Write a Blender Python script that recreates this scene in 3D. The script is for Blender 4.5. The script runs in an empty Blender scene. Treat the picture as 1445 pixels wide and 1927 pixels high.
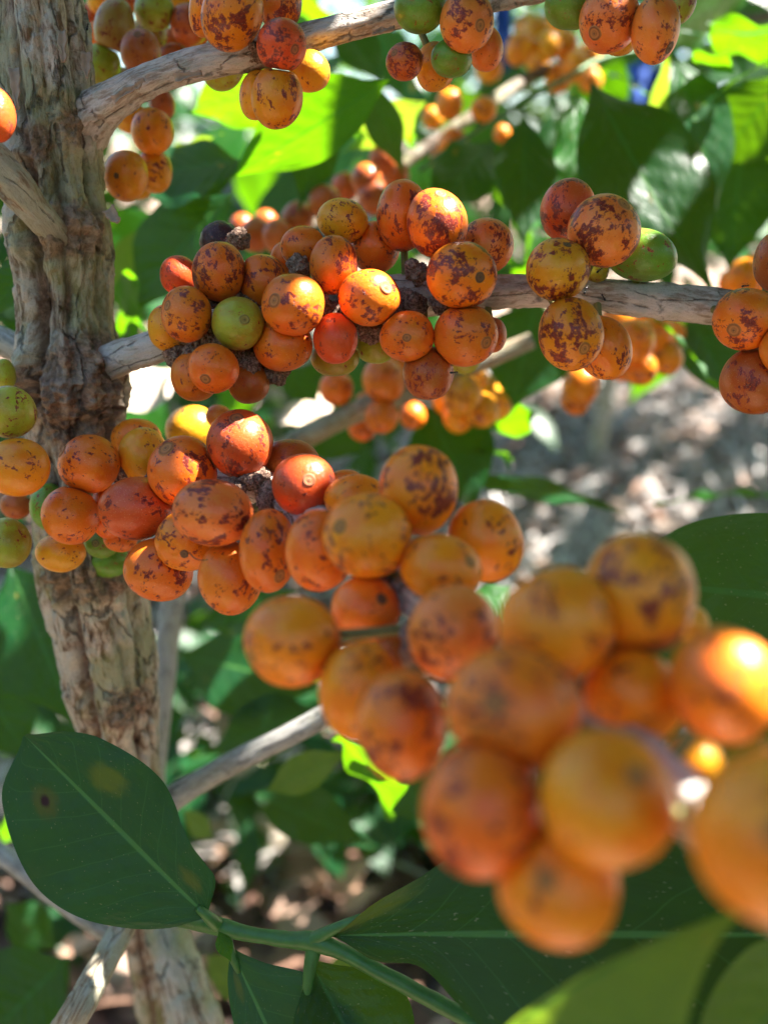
import bpy, bmesh, math, random
import numpy as np
from mathutils import Vector, Matrix, Quaternion, noise
random.seed(7)
R = math.radians
sc = bpy.context.scene
COL = sc.collection

# ---------------------------------------------------------------- camera
CAM_H = 0.75
PITCH = R(-18)
F = 1900.0                       # focal length in photo pixels (photo is 1445 x 1927)
cam_d = bpy.data.cameras.new("camera"); cam = bpy.data.objects.new("camera", cam_d); COL.objects.link(cam)
cam.location = (0, 0, CAM_H); cam.rotation_euler = (R(90) + PITCH, 0, 0)
cam_d.sensor_fit = 'VERTICAL'; cam_d.sensor_height = 24; cam_d.sensor_width = 18
cam_d.lens = 24 * F / 1927
cam_d.clip_start = 0.005; cam_d.clip_end = 200
cam_d.dof.use_dof = True; cam_d.dof.focus_distance = 0.213; cam_d.dof.aperture_fstop = cam_d.lens / 3.5
sc.camera = cam
CR = cam.rotation_euler.to_matrix()          # columns: right, up, back
CP = Vector(cam.location)

# ---------------------------------------------------------------- light
SUN = Vector((0.56, 0.10, 0.80)).normalized()  # direction towards the sun
w = bpy.data.worlds.new("World"); sc.world = w; w.use_nodes = True
nt = w.node_tree; bg = nt.nodes['Background']
sky = nt.nodes.new('ShaderNodeTexSky'); sky.sky_type = 'NISHITA'; sky.sun_disc = False
sky.sun_elevation = math.asin(SUN.z); sky.sun_rotation = math.atan2(SUN.x, SUN.y)
nt.links.new(sky.outputs[0], bg.inputs[0]); bg.inputs[1].default_value = 0.062
sl = bpy.data.lights.new("sun", 'SUN'); so = bpy.data.objects.new("sun", sl); COL.objects.link(so)
sl.energy = 5.0; sl.angle = R(0.5); sl.color = (1.0, 0.95, 0.87)
so.rotation_euler = SUN.to_track_quat('Z', 'Y').to_euler()
sc.view_settings.view_transform = 'Standard'; sc.view_settings.look = 'None'
sc.view_settings.exposure = 2.85; sc.view_settings.gamma = 1.0
sc.cycles.use_denoising = True
try: sc.cycles.denoiser = 'OPENIMAGEDENOISE'
except Exception: pass
sc.cycles.max_bounces = 8; sc.cycles.transparent_max_bounces = 8
sc.cycles.sample_clamp_indirect = 8

# ---------------------------------------------------------------- helpers
def P(px, py, d):
    "photo pixel + depth along the view axis -> world point"
    v = Vector(((px - 722.5) / F * d, -(py - 963.5) / F * d, -d))
    return CP + CR @ v
def W(v): return CR @ Vector(v)
def obj(name, me, mat=None, parent=None, **kw):
    o = bpy.data.objects.new(name, me); COL.objects.link(o)
    if mat is not None and me is not None and not me.materials: me.materials.append(mat)
    if parent is not None: o.parent = parent
    for k, v in kw.items(): o[k] = v
    return o
def mesh(name, verts, faces, smooth=True, attrs=None):
    me = bpy.data.meshes.new(name); me.from_pydata([tuple(v) for v in verts], [], faces)
    if smooth: me.polygons.foreach_set('use_smooth', [True] * len(me.polygons))
    for k, data in (attrs or {}).items():
        a = me.attributes.new(k, 'FLOAT_VECTOR', 'POINT')
        a.data.foreach_set('vector', np.array(data, dtype=np.float32).ravel())
    me.update(); return me
def crom(pts, t):
    n = len(pts) - 1; x = min(max(t, 0), 1) * n; i = min(int(x), n - 1); f = x - i
    p0 = pts[max(i - 1, 0)]; p1 = pts[i]; p2 = pts[i + 1]; p3 = pts[min(i + 2, n)]
    return 0.5 * ((2 * p1) + (p2 - p0) * f + (2 * p0 - 5 * p1 + 4 * p2 - p3) * f * f + (3 * p1 - p0 - 3 * p2 + p3) * f ** 3)
def N3(x, y, z): return noise.noise(Vector((x, y, z)))
def sstep(a, b, x):
    t = min(max((x - a) / (b - a), 0), 1); return t * t * (3 - 2 * t)

# ---------------------------------------------------------------- materials
class NT:
    def __init__(s, name):
        s.m = bpy.data.materials.new(name); s.m.use_nodes = True; s.t = s.m.node_tree
        s.b = s.t.nodes['Principled BSDF']; s.out = s.t.nodes['Material Output']
    def n(s, typ, ins=None, **kw):
        x = s.t.nodes.new('ShaderNode' + typ)
        for k, v in kw.items(): setattr(x, k, v)
        for k, v in (ins or {}).items(): s.set(x.inputs[k], v)
        return x
    def set(s, inp, v):
        if isinstance(v, bpy.types.NodeSocket): s.t.links.new(v, inp)
        elif isinstance(v, bpy.types.Node): s.t.links.new(v.outputs[0], inp)
        else: inp.default_value = v
    def math(s, op, a, b=None, c=None, clamp=False):
        x = s.n('Math', operation=op, use_clamp=clamp); s.set(x.inputs[0], a)
        if b is not None: s.set(x.inputs[1], b)
        if c is not None: s.set(x.inputs[2], c)
        return x.outputs[0]
    def mix(s, f, a, b, blend='MIX'):
        x = s.n('Mix', data_type='RGBA', blend_type=blend)
        s.set(x.inputs[0], f); s.set(x.inputs[6], a); s.set(x.inputs[7], b); return x.outputs[2]
    def noise(s, vec, scale, detail=3, rough=.55, dist=0):
        x = s.n('TexNoise', {'Vector': vec, 'Scale': scale, 'Detail': detail, 'Roughness': rough, 'Distortion': dist}); return x.outputs[0]
    def vscale(s, vec, sc3):
        return s.n('VectorMath', {0: vec, 1: sc3}, operation='MULTIPLY').outputs[0]
    def vadd(s, a, b): return s.n('VectorMath', {0: a, 1: b}, operation='ADD').outputs[0]
    def ramp(s, v, lo, hi):
        x = s.n('MapRange', {0: v, 1: lo, 2: hi}, interpolation_type='SMOOTHSTEP'); return x.outputs[0]
    def attr(s, name): return s.n('Attribute', attribute_name=name).outputs['Vector']
    def bump(s, h, dist, strength=1.0, nrm=None):
        x = s.n('Bump', {'Height': h, 'Distance': dist, 'Strength': strength})
        if nrm is not None: s.set(x.inputs['Normal'], nrm)
        return x.outputs[0]
def c4(c): return (c[0], c[1], c[2], 1)

def cherry_material():
    m = NT('cherry_skin'); oi = m.n('ObjectInfo'); d = m.attr('dir')
    off = m.n('CombineXYZ', {0: m.math('MULTIPLY', oi.outputs['Random'], 37.0), 1: m.math('MULTIPLY', oi.outputs['Random'], 91.0), 2: m.math('MULTIPLY', oi.outputs['Random'], 53.0)}).outputs[0]
    v = m.vadd(d, off); vs = m.vadd(m.vscale(d, (1.0, 1.0, 0.62)), off)
    base = oi.outputs['Color']; amt = oi.outputs['Alpha']
    big = m.noise(v, 1.1, 2); mid = m.noise(v, 2.6, 3); fine = m.noise(vs, 5.4, 4, .58, .3); tiny = m.noise(vs, 17, 2)
    # ripening: redder and yellower zones of the skin
    red = m.mix(m.math('MULTIPLY', m.ramp(big, .42, .68), .55), base, m.mix(1.0, base, (.93, .52, .55, 1), 'MULTIPLY'))
    yel = m.mix(m.math('MULTIPLY', m.ramp(mid, .5, .72), .5), red, m.mix(1.0, base, (1.0, 1.28, 1.3, 1), 'MULTIPLY'))
    streak = m.noise(m.n('VectorMath', {0: v, 1: (14, 14, 1.5)}, operation='MULTIPLY').outputs[0], 1.0, 2)
    col = m.mix(m.math('MULTIPLY', m.ramp(streak, .45, .8), .25), yel, m.mix(1.0, base, (.85, .7, .6, 1), 'MULTIPLY'))
    # dark blotches: ragged spots gathered in zones, their share set per fruit by the alpha
    cm = m.math('SUBTRACT', m.ramp(m.noise(v, 1.7, 2), .36, .64), .5)
    s1 = m.math('ADD', m.noise(vs, 6.3, 5, .6, .3), m.math('MULTIPLY', cm, .26)); t1 = m.math('SUBTRACT', .727, m.math('MULTIPLY', amt, .135))
    s2 = m.math('ADD', m.noise(m.vadd(vs, (3, 3, 3)), 12, 3, .6), m.math('MULTIPLY', cm, .18)); t2 = m.math('SUBTRACT', .735, m.math('MULTIPLY', amt, .115))
    e1 = m.math('SUBTRACT', s1, t1); e2 = m.math('SUBTRACT', s2, t2)
    blot = m.math('MAXIMUM', m.ramp(e1, 0.0, .015), m.math('MULTIPLY', m.ramp(e2, 0.0, .018), .85))
    halo = m.math('MAXIMUM', m.ramp(e1, -.05, .005), m.ramp(e2, -.035, .005))
    col = m.mix(m.math('MULTIPLY', halo, .5), col, (.52, .06, .010, 1))
    pur = m.mix(m.ramp(tiny, .4, .62), (.12, .013, .018, 1), (.27, .028, .013, 1))
    col = m.mix(m.math('MULTIPLY', blot, .92), col, pur)
    pore = m.ramp(m.noise(v, 38, 0), .74, .8)
    col = m.mix(m.math('MULTIPLY', pore, .35), col, (.9, .62, .35, 1))
    dust = m.ramp(m.noise(v, 60, 1), .67, .74)
    col = m.mix(m.math('MULTIPLY', dust, .25), col, (.55, .42, .33, 1))
    b = m.b; m.set(b.inputs['Base Color'], col)
    m.set(b.inputs['Roughness'], m.math('ADD', .24, m.math('MULTIPLY', m.noise(v, 5, 3), .22)))
    b.inputs['Subsurface Weight'].default_value = .13
    b.inputs['Subsurface Radius'].default_value = (1.0, .42, .10); b.inputs['Subsurface Scale'].default_value = .0035
    b.inputs['Specular IOR Level'].default_value = .36
    b.inputs['Coat Weight'].default_value = .06; b.inputs['Coat Roughness'].default_value = .2
    h = m.math('ADD', m.math('MULTIPLY', blot, -.5), m.math('MULTIPLY', m.noise(v, 9, 3), .9))
    m.set(b.inputs['Normal'], m.bump(h, .00022, .6)); return m.m
M_CHERRY = cherry_material()

def calyx_material():
    m = NT('calyx_scar'); oi = m.n('ObjectInfo'); d = m.attr('dir')
    r = m.n('VectorMath', {0: m.vscale(d, (1, 1, 0))}, operation='LENGTH').outputs['Value']
    nz = m.noise(d, 7, 3); rr = m.math('ADD', r, m.math('MULTIPLY', m.math('SUBTRACT', nz, .5), .22))
    ring = m.math('MULTIPLY', m.ramp(rr, .60, .74), m.math('SUBTRACT', 1.0, m.ramp(rr, .80, .99)))
    base = oi.outputs['Color']
    col = m.mix(.6, base, (.30, .17, .06, 1))
    col = m.mix(m.math('MULTIPLY', ring, m.math('ADD', .5, m.math('MULTIPLY', oi.outputs['Random'], .4))), col, m.mix(1.0, base, (.26, .30, .6, 1), 'MULTIPLY'))
    inner = m.math('SUBTRACT', 1.0, m.ramp(rr, .14, .22))
    ring2 = m.math('MULTIPLY', m.ramp(rr, .22, .3), m.math('SUBTRACT', 1.0, m.ramp(rr, .34, .46)))
    col = m.mix(m.math('MULTIPLY', ring2, .5), col, (.16, .08, .02, 1))
    col = m.mix(m.math('MULTIPLY', inner, .7), col, (.09, .045, .02, 1))
    col = m.mix(oi.outputs['Alpha'], m.mix(.7, col, (.05, .03, .022, 1)), col)
    m.set(m.b.inputs['Base Color'], col); m.b.inputs['Roughness'].default_value = .6
    m.b.inputs['Subsurface Weight'].default_value = .15; m.b.inputs['Subsurface Scale'].default_value = .002
    m.set(m.b.inputs['Normal'], m.bump(m.noise(d, 9, 3), .00015, .6)); return m.m
M_CALYX = calyx_material()

def bark_material(name, c1, c2, c3, lichen, green=0.0, crack=1.0, scale=1.0, bump=.0007):
    m = NT(name); v = m.attr('bark'); S = 1000.0 * scale
    vf = m.vscale(v, (S, S, S * .16)); v1 = m.vscale(v, (S, S, S))
    wob = m.noise(v1, .12, 3); 
    vw = m.vadd(vf, m.n('CombineXYZ', {0: m.math('MULTIPLY', wob, 3.0), 1: m.math('MULTIPLY', wob, 2.0), 2: 0.0}).outputs[0])
    fib = m.noise(vw, .9, 5, .65); fib2 = m.noise(vw, 2.6, 3, .6)
    patch = m.noise(m.vscale(v1, (1.0, 1.0, .5)), .085, 5, .65, .6); patch2 = m.noise(v1, .22, 4, .6)
    gran = m.noise(v1, .9, 4, .75); speck = m.noise(v1, 3.2, 2)
    vor = m.n('TexVoronoi', {'Vector': m.vadd(m.vscale(v, (S * .13, S * .13, S * .035)), m.n('CombineXYZ', {0: m.math('MULTIPLY', gran, .10), 1: m.math('MULTIPLY', fib, .28), 2: m.math('MULTIPLY', wob, .6)}).outputs[0]), 'Scale': 1.0}, feature='DISTANCE_TO_EDGE').outputs['Distance']
    crk = m.math('MULTIPLY', m.math('SUBTRACT', 1.0, m.ramp(vor, .0, .035)), m.ramp(patch2, .38, .55))
    col = m.mix(m.ramp(fib, .38, .60), c4(c1), c4(c2))
    col = m.mix(m.math('MULTIPLY', m.ramp(patch, .47, .54), .85), col, c4(c3))
    col = m.mix(m.math('MULTIPLY', m.ramp(patch2, .50, .62), lichen), col, (.50, .49, .42, 1))
    if green: col = m.mix(m.math('MULTIPLY', m.ramp(m.noise(m.vadd(v1, (9, 3, 5)), .05, 3), .45, .62), green), col, (.27, .28, .10, 1))
    col = m.mix(m.math('MULTIPLY', m.ramp(fib2, .52, .7), .45), col, m.mix(1.0, col, (.45, .38, .32, 1), 'MULTIPLY'))
    col = m.mix(m.math('MULTIPLY', m.ramp(speck, .62, .7), .5), col, (.10, .06, .04, 1))
    # furrows of the modelled bark carry darker, redder inner bark
    dep = m.n('SeparateXYZ', {0: m.attr('relief')}).outputs[0]
    col = m.mix(m.math('MULTIPLY', m.ramp(m.math('MULTIPLY', dep, -1.0), .2, 1.1), .7), col, (.13, .07, .042, 1))
    bu = m.n('SeparateXYZ', {0: m.attr('relief')}).outputs[1]
    col = m.mix(m.math('MULTIPLY', m.ramp(m.math('ADD', bu, m.math('MULTIPLY', m.math('SUBTRACT', patch2, .5), .9)), .25, .6), .8), col, m.mix(m.ramp(gran, .35, .65), (.13, .065, .038, 1), (.38, .24, .16, 1)))
    col = m.mix(m.math('MULTIPLY', crk, .6 * crack), col, (.035, .02, .013, 1))
    m.set(m.b.inputs['Base Color'], col); m.b.inputs['Roughness'].default_value = .88
    m.b.inputs['Specular IOR Level'].default_value = .25
    h = m.math('ADD', m.math('MULTIPLY', fib, 1.0), m.math('MULTIPLY', gran, .6)); h = m.math('SUBTRACT', h, m.math('MULTIPLY', crk, 1.1))
    m.set(m.b.inputs['Normal'], m.bump(h, bump, .9)); return m.m
M_TRUNK = bark_material('trunk_bark', (.19, .115, .072), (.66, .53, .41), (.66, .58, .47), .8, .6, 1.0, 1.0, .0011)
M_BRANCH = bark_material('branch_bark', (.33, .25, .19), (.62, .54, .47), (.66, .59, .54), .5, .0, 1.0, 1.3, .0004)
M_GREYB = bark_material('old_grey_bark', (.25, .24, .22), (.46, .45, .43), (.42, .40, .37), .5, .15, .5, 1.2, .0003)
M_DARKB = bark_material('shade_darkened_bark', (.07, .05, .035), (.16, .12, .09), (.14, .11, .085), .3, .2, .4, 1.2, .0003)  # shade put into the bark colour of the far branch
M_STUB = bark_material('dead_stub_bark', (.26, .17, .10), (.46, .37, .26), (.40, .38, .28), .4, .3, .6, 1.4, .0004)

def crust_material():
    m = NT('dirt_crust'); v = m.n('TexCoord').outputs['Object']
    a = m.noise(v, 1500, 3, .7)
    col = m.mix(m.ramp(a, .35, .7), (.12, .062, .042, 1), (.50, .33, .24, 1))
    m.set(m.b.inputs['Base Color'], col); m.b.inputs['Roughness'].default_value = 1
    m.set(m.b.inputs['Normal'], m.bump(a, .0006, 1.0)); return m.m
M_CRUST = crust_material()

def leaf_material(name, top=(.003, .036, .012), trans=(.24, .56, .004), spots=(), rough=.30, tw=.20, rust=.5, vein=(.045, .13, .03)):
    m = NT(name); luv = m.attr('luv'); oi = m.n('ObjectInfo'); sx = m.n('SeparateXYZ', {0: luv}); u = sx.outputs[0]; t = sx.outputs[1]
    au = m.math('ABSOLUTE', u); wv = m.n('SeparateXYZ', {0: luv}).outputs[2]
    off = m.math('MULTIPLY', oi.outputs['Random'], 40.0)
    lv = m.vadd(m.vscale(luv, (1.0, 2.0, 0.0)), m.n('CombineXYZ', {2: off}).outputs[0])
    ph = m.math('SUBTRACT', m.math('MULTIPLY', t, 9.0), m.math('MULTIPLY', m.math('POWER', au, .85), 2.0))
    ph = m.math('ADD', ph, m.math('MULTIPLY', m.noise(lv, 2.0, 1), .35))
    fr = m.math('ABSOLUTE', m.math('SUBTRACT', m.math('FRACT', ph), .5))      # 0 at a vein
    lat = m.math('MULTIPLY', m.math('SUBTRACT', 1.0, m.ramp(fr, .0, .035)), m.math('SUBTRACT', 1.0, m.ramp(au, .75, .95)))
    mid = m.math('SUBTRACT', 1.0, m.ramp(m.math('MULTIPLY', au, m.math('ADD', .6, t)), .02, .045))
    n1 = m.noise(lv, 2.2, 4); n2 = m.noise(lv, 24, 4, .7)
    base = m.mix(m.ramp(n1, .35, .68), c4(top), c4((top[0] * 1.5, top[1] * 1.3, top[2] * .9)))
    base = m.mix(m.math('MULTIPLY', n2, .3), base, c4((top[0] * .6, top[1] * .6, top[2] * .7)))
    base = m.mix(m.math('MULTIPLY', lat, .3), base, c4(vein)); base = m.mix(m.math('MULTIPLY', mid, .8), base, c4(vein))
    speck = m.ramp(m.noise(lv, 34, 1), .71, .74); base = m.mix(m.math('MULTIPLY', speck, .5), base, (.30, .26, .17, 1))
    tc = m.mix(m.math('MULTIPLY', lat, .35), c4(trans), c4((trans[0] * .55, trans[1] * .7, trans[2])))
    tc = m.mix(mid, tc, c4((trans[0] * .6, trans[1] * .8, trans[2])))
    rs = m.math('MULTIPLY', m.ramp(m.noise(m.vadd(lv, (5, 5, 5)), 3.2, 1), .72, .80), rust)
    base = m.mix(rs, base, (.30, .20, .03, 1)); tc = m.mix(rs, tc, (.75, .42, .02, 1))
    for (su, st, rad, asp, colr, k) in spots:
        dd = m.n('VectorMath', {0: m.n('VectorMath', {0: m.vscale(luv, (1, asp, 0)), 1: (su, st * asp, 0)}, operation='SUBTRACT').outputs[0]}, operation='LENGTH').outputs['Value']
        dd = m.math('ADD', dd, m.math('MULTIPLY', m.math('SUBTRACT', m.noise(lv, 9, 2), .5), rad * .5))
        mk = m.math('MULTIPLY', m.math('SUBTRACT', 1.0, m.ramp(dd, rad * .35, rad)), k)
        base = m.mix(mk, base, c4(colr)); tc = m.mix(mk, tc, c4(colr))
    lowb = m.noise(lv, 3.5, 3)
    b = m.b; m.set(b.inputs['Base Color'], base); b.inputs['Specular IOR Level'].default_value = .22
    m.set(b.inputs['Roughness'], m.math('ADD', m.math('ADD', rough - .12, m.math('MULTIPLY', n2, .12)), m.math('MULTIPLY', lowb, .24)))
    q = m.math('MULTIPLY', m.ramp(fr, .0, .5), m.math('SUBTRACT', 1.0, m.ramp(au, .8, 1.0)))
    h = m.math('ADD', m.math('ADD', m.math('MULTIPLY', q, .7), m.math('MULTIPLY', lowb, 3.0)), m.math('MULTIPLY', n2, .12))
    bp = m.bump(h, .0006, .4); m.set(b.inputs['Normal'], bp)
    tr = m.n('BsdfTranslucent', {'Color': tc, 'Normal': bp})
    mx = m.n('MixShader', {0: tw, 1: b.outputs[0], 2: tr}); m.t.links.new(mx.outputs[0], m.out.inputs[0]); return m.m
M_LEAF = leaf_material('coffee_leaf')
M_LEAF_B = leaf_material('coffee_leaf_backlit_young', top=(.007, .066, .010), trans=(.25, .66, .003), rough=.38, tw=.3)  # backlit glow partly put into the greens; the young leaf shares it
M_LEAF_Y = leaf_material('coffee_leaf_pale', top=(.035, .10, .03), trans=(.40, .62, .03), rough=.42, tw=.3)

def plain(name, col, rough=.7, var=.25, sss=0, scale=300):
    m = NT(name); v = m.n('TexCoord').outputs['Object']
    c = m.mix(m.noise(v, scale, 3), c4([x * (1 - var) for x in col]), c4([min(x * (1 + var), 1) for x in col]))
    m.set(m.b.inputs['Base Color'], c); m.b.inputs['Roughness'].default_value = rough
    m.b.inputs['Subsurface Weight'].default_value = sss; m.b.inputs['Subsurface Scale'].default_value = .003
    m.set(m.b.inputs['Normal'], m.bump(m.noise(v, scale * 3, 3), .0002, .5)); return m.m
M_TWIG = plain('green_twig_skin', (.055, .16, .03), .45, .35, .1, 400)
M_STALK = plain('stalk_skin', (.20, .20, .06), .7, .4, 0, 600)
M_ANT = plain('ant_shell', (.012, .009, .008), .3)
M_THREAD = plain('thread', (.10, .06, .03), .8)
M_FLAKE = plain('bark_flake', (.38, .27, .19), .9, .4, 0, 500)

# ---------------------------------------------------------------- tube builder
def tube(name, pts, radii, mat, nside=32, seg=.0012, disp=None, cap=True, parent=None, kw=None, flat=1.0):
    "pts: world points; radii in metres; smooth spline, parallel transported frame, optional relief function"
    n0 = len(pts); L = sum((pts[i + 1] - pts[i]).length for i in range(n0 - 1)); nr = max(6, int(L / seg))
    C = [crom(pts, i / (nr - 1)) for i in range(nr)]; Rr = [crom(radii, i / (nr - 1)) for i in range(nr)]
    T = [(C[min(i + 1, nr - 1)] - C[max(i - 1, 0)]).normalized() for i in range(nr)]
    u = T[0].orthogonal().normalized(); verts = []; att = []; rel = []; s = 0
    sd = random.random() * 50
    for i in range(nr):
        if i: s += (C[i] - C[i - 1]).length; u = (u - T[i] * u.dot(T[i])).normalized()
        v = T[i].cross(u)
        for j in range(nside):
            a = 2 * math.pi * j / nside; dx, dy = math.cos(a), math.sin(a); dirv = u * dx + v * dy
            h = disp(C[i], dx, dy, s, i / (nr - 1), dirv, sd) if disp else 0
            verts.append(C[i] + dirv * Rr[i] * (1 + h)); att.append((dx * Rr[i] + sd, dy * Rr[i], s)); rel.append((h * 4, getattr(disp, 'burl', 0) if disp else 0, 0))
    faces = [(i * nside + j, i * nside + (j + 1) % nside, (i + 1) * nside + (j + 1) % nside, (i + 1) * nside + j) for i in range(nr - 1) for j in range(nside)]
    if cap:
        for e, i in ((-1, 0), (1, nr - 1)):
            k = len(verts); verts.append(C[i] + T[i] * e * Rr[i] * .15); att.append((sd, 0, s)); rel.append((-1, 0, 0))
            for j in range(nside):
                a, b = i * nside + j, i * nside + (j + 1) % nside; faces.append((b, a, k) if e < 0 else (a, b, k))
    return obj(name, mesh(name, verts, faces, attrs={'bark': att, 'relief': rel}), mat, parent, **(kw or {}))

def bark_disp(k=1.0, knobs=(), furrows=()):
    def f(c, dx, dy, s, t, dirv, sd):
        q = s * 1000; ph = math.atan2(dy, dx); burl = 0
        h = .17 * N3(dx * 1.3 + sd, dy * 1.3, q * .014) + .06 * N3(dx * 2.2, dy * 2.2 + sd, q * .05)
        wp = N3(dx * 2, dy * 2 + sd, q * .10) * .5
        for n_, (a0, am, fr, dp, wd) in enumerate(furrows):
            a = a0 + am * N3(n_ * 7.3 + sd, 1, q * fr) + .10 * N3(n_ * 3 + sd, 5, q * .25); dl = (ph - a + math.pi) % (2 * math.pi) - math.pi
            h -= dp * (.45 + .75 * max(0, N3(n_ * 5 + sd, 9, q * .035) + .4)) * math.exp(-(dl / wd) ** 2)
        fib = abs(N3(dx * 4.2 + sd + wp, dy * 4.2, q * .035)); h -= .055 * (1 - sstep(0, .09, fib))
        fib = abs(N3(dx * 9 + sd + wp, dy * 9, q * .07)); h -= .026 * (1 - sstep(0, .12, fib))
        pl = N3(dx * 2.4 + sd + wp, dy * 2.4, q * .055 + 3); h += .045 * sstep(.0, .035, pl) + .03 * sstep(.22, .25, pl)
        h += .012 * N3(dx * 10, dy * 10 + sd, q * .6)
        for (kc, kr, ka) in knobs:
            dd = (c + dirv * .009 - kc).length
            if dd < kr * 2:
                g = math.exp(-(dd / kr) ** 2 * 1.6); burl = max(burl, g)
                h += ka * g * (1 + 1.3 * N3(dx * 4, dy * 4 + sd, q * .22) + .5 * N3(dx * 11, dy * 11 + sd, q * .7))
        if burl < .15 and h < -.12: burl = min(.5, (-h - .12) * 4)
        h += burl * (.035 * N3(dx * 22, dy * 22, q * 1.5) + .02 * N3(dx * 40, dy * 40, q * 3))
        f.burl = burl
        return h * k
    f.burl = 0
    return f
def branch_disp(k=1.0):
    def f(c, dx, dy, s, t, dirv, sd):
        q = s * 1000
        h = .14 * N3(sd, 1, q * .05) + .07 * N3(dx * 1.2 + sd, dy * 1.2, q * .06)
        pl = N3(dx * 1.5 + sd, dy * 1.5 + 4, q * .05 + N3(dx * 4, dy * 4, q * .3) * .4); h += .09 * sstep(-.02, .03, pl)
        h += .05 * N3(dx * 5 + sd, dy * 5, q * .25) + .03 * N3(dx * 12, dy * 12 + sd, q * .7)
        return h * k
    return f

# ---------------------------------------------------------------- the coffee tree
tree = obj('coffee_tree', None); tree.location = (0, 0, 0)
tree['label'] = 'old coffee tree with furrowed grey-brown trunk at the left and fruit-laden branches'
tree['category'] = 'coffee tree'
def path(pp): return [P(x, y, d) for x, y, d, r in pp], [r * d / F for x, y, d, r in pp]

tp = [(34, -420, .222, 88), (50, -150, .225, 86), (68, 0, .228, 84), (88, 200, .232, 86), (104, 350, .236, 88), (116, 460, .238, 94), (122, 600, .242, 84), (128, 700, .245, 98), (136, 830, .25, 84),
      (158, 1000, .258, 90), (182, 1150, .268, 86), (212, 1300, .28, 86), (240, 1450, .295, 66), (264, 1600, .31, 52), (290, 1760, .33, 52), (318, 1927, .35, 54)]
tpts, trad = path(tp)
dv = (tpts[-1] - tpts[-3]); dv = (dv / abs(dv.z)) if dv.z else dv
zz = tpts[-1].z
for k in (1, 2, 3): tpts.append(tpts[-1] + dv * (zz + .03) / 3); trad.append(.0105 + .001 * k)
up0 = (tpts[0] - tpts[2]).normalized(); up0 = (up0 + Vector((0, 0, .6))).normalized()
for k in (1, 2, 3, 4): tpts.insert(0, tpts[0] + up0 * .16); trad.insert(0, .0105)
_T = (tpts[1] - tpts[0]).normalized(); _u = _T.orthogonal().normalized(); _v = _T.cross(_u); _b = W((0, 0, 1)); FA = math.atan2(_v.dot(_b), _u.dot(_b))
knobs = [(P(150, 430, .228), .010, .16), (P(90, 440, .225), .009, .15), (P(170, 690, .235), .012, .22), (P(100, 725, .235), .011, .18), (P(150, 790, .24), .010, .2), (P(150, 240, .224), .009, .16), (P(60, 270, .222), .008, .12),
         (P(120, 1090, .25), .010, .16), (P(210, 1080, .255), .008, .15), (P(240, 1330, .27), .009, .15)]
FUR = [(FA + .35, .35, .010, .34, .16), (FA - .55, .4, .012, .26, .12), (FA + 1.05, .3, .012, .22, .10), (FA - 1.1, .4, .01, .2, .1), (FA + 2.2, .5, .01, .3, .2), (FA - 2.2, .5, .01, .3, .2)]
trunk = tube('trunk', tpts, trad, M_TRUNK, 176, .00085, bark_disp(1.15, knobs, FUR), parent=tree)

def branch(pp, mat=M_BRANCH, k=1.0, nside=40, seg=.001, label=None, parent=tree, name='branch'):
    pts, rad = path(pp); o = tube(name, pts, rad, mat, nside, seg, branch_disp(k), parent=parent)
    if label: o['label'] = label
    return o
b_top = branch([(105, 275, .238, 60), (140, 250, .237, 62), (182, 214, .2295, 44), (225, 184, .2235, 33), (270, 158, .222, 30), (350, 128, .221, 30), (430, 108, .22, 29), (470, 98, .22, 34), (540, 80, .221, 27), (640, 55, .222, 25), (740, 30, .223, 25), (830, 15, .223, 25), (1000, -18, .224, 22), (1250, -55, .225, 22), (1600, -120, .23, 20)], label='pale branch with flaking bark crossing the top')
b_mid = branch([(120, 715, .25, 58), (190, 690, .24, 36), (240, 668, .234, 30), (300, 650, .23, 28), (400, 612, .228, 28), (520, 575, .227, 32), (650, 555, .226, 33), (780, 553, .226, 36), (900, 550, .226, 34), (1020, 548, .226, 33), (1110, 552, .227, 29), (1200, 562, .228, 31), (1330, 576, .229, 31), (1445, 588, .23, 31), (1800, 610, .235, 30)], label='dusty fruiting branch running across the middle')
b_low = branch([(130, 890, .262, 55), (200, 905, .25, 34), (330, 920, .233, 33), (480, 915, .219, 34), (620, 1000, .19, 36), (760, 1110, .165, 38), (930, 1230, .14, 40), (1100, 1340, .122, 46), (1260, 1480, .108, 50), (1400, 1620, .098, 56), (1700, 1900, .085, 60)], label='heavily fruiting branch reaching toward the viewer')
b_grey = branch([(250, 1550, .31, 34), (320, 1505, .305, 25), (430, 1440, .30, 22), (560, 1375, .295, 21), (700, 1300, .29, 21), (950, 1180, .285, 22)], M_GREYB, .5, 24, .002, 'smooth grey branch behind the lower cherries')
b_lowl = branch([(-120, 1530, .34, 18), (0, 1605, .33, 18), (110, 1690, .33, 17), (200, 1755, .33, 15), (290, 1790, .335, 14)], M_GREYB, .5, 16, .002)
b_stub = branch([(60, 2030, .27, 26), (135, 1920, .245, 26), (180, 1840, .252, 25), (222, 1765, .262, 24), (238, 1735, .268, 22)], M_STUB, .8, 32, .001, 'broken dry stub catching the sun')
b_dead = branch([(-90, 230, .21, 34), (-20, 300, .214, 36), (30, 350, .217, 34), (70, 400, .221, 28), (100, 438, .227, 27), (122, 480, .240, 26)], M_STUB, 1.2, 44, .0008, 'peeling dead stub at the left edge')
branch([(-80, 610, .262, 22), (0, 640, .26, 24), (60, 672, .258, 22)], M_GREYB, .8, 24, .0015)
branch([(345, 900, .36, 22), (330, 1080, .365, 22), (305, 1300, .37, 22), (285, 1500, .38, 22), (280, 1700, .39, 20), (300, 2300, .43, 20)], M_GREYB, .7, 24, .002, 'thin greenish second stem behind the trunk')
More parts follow.
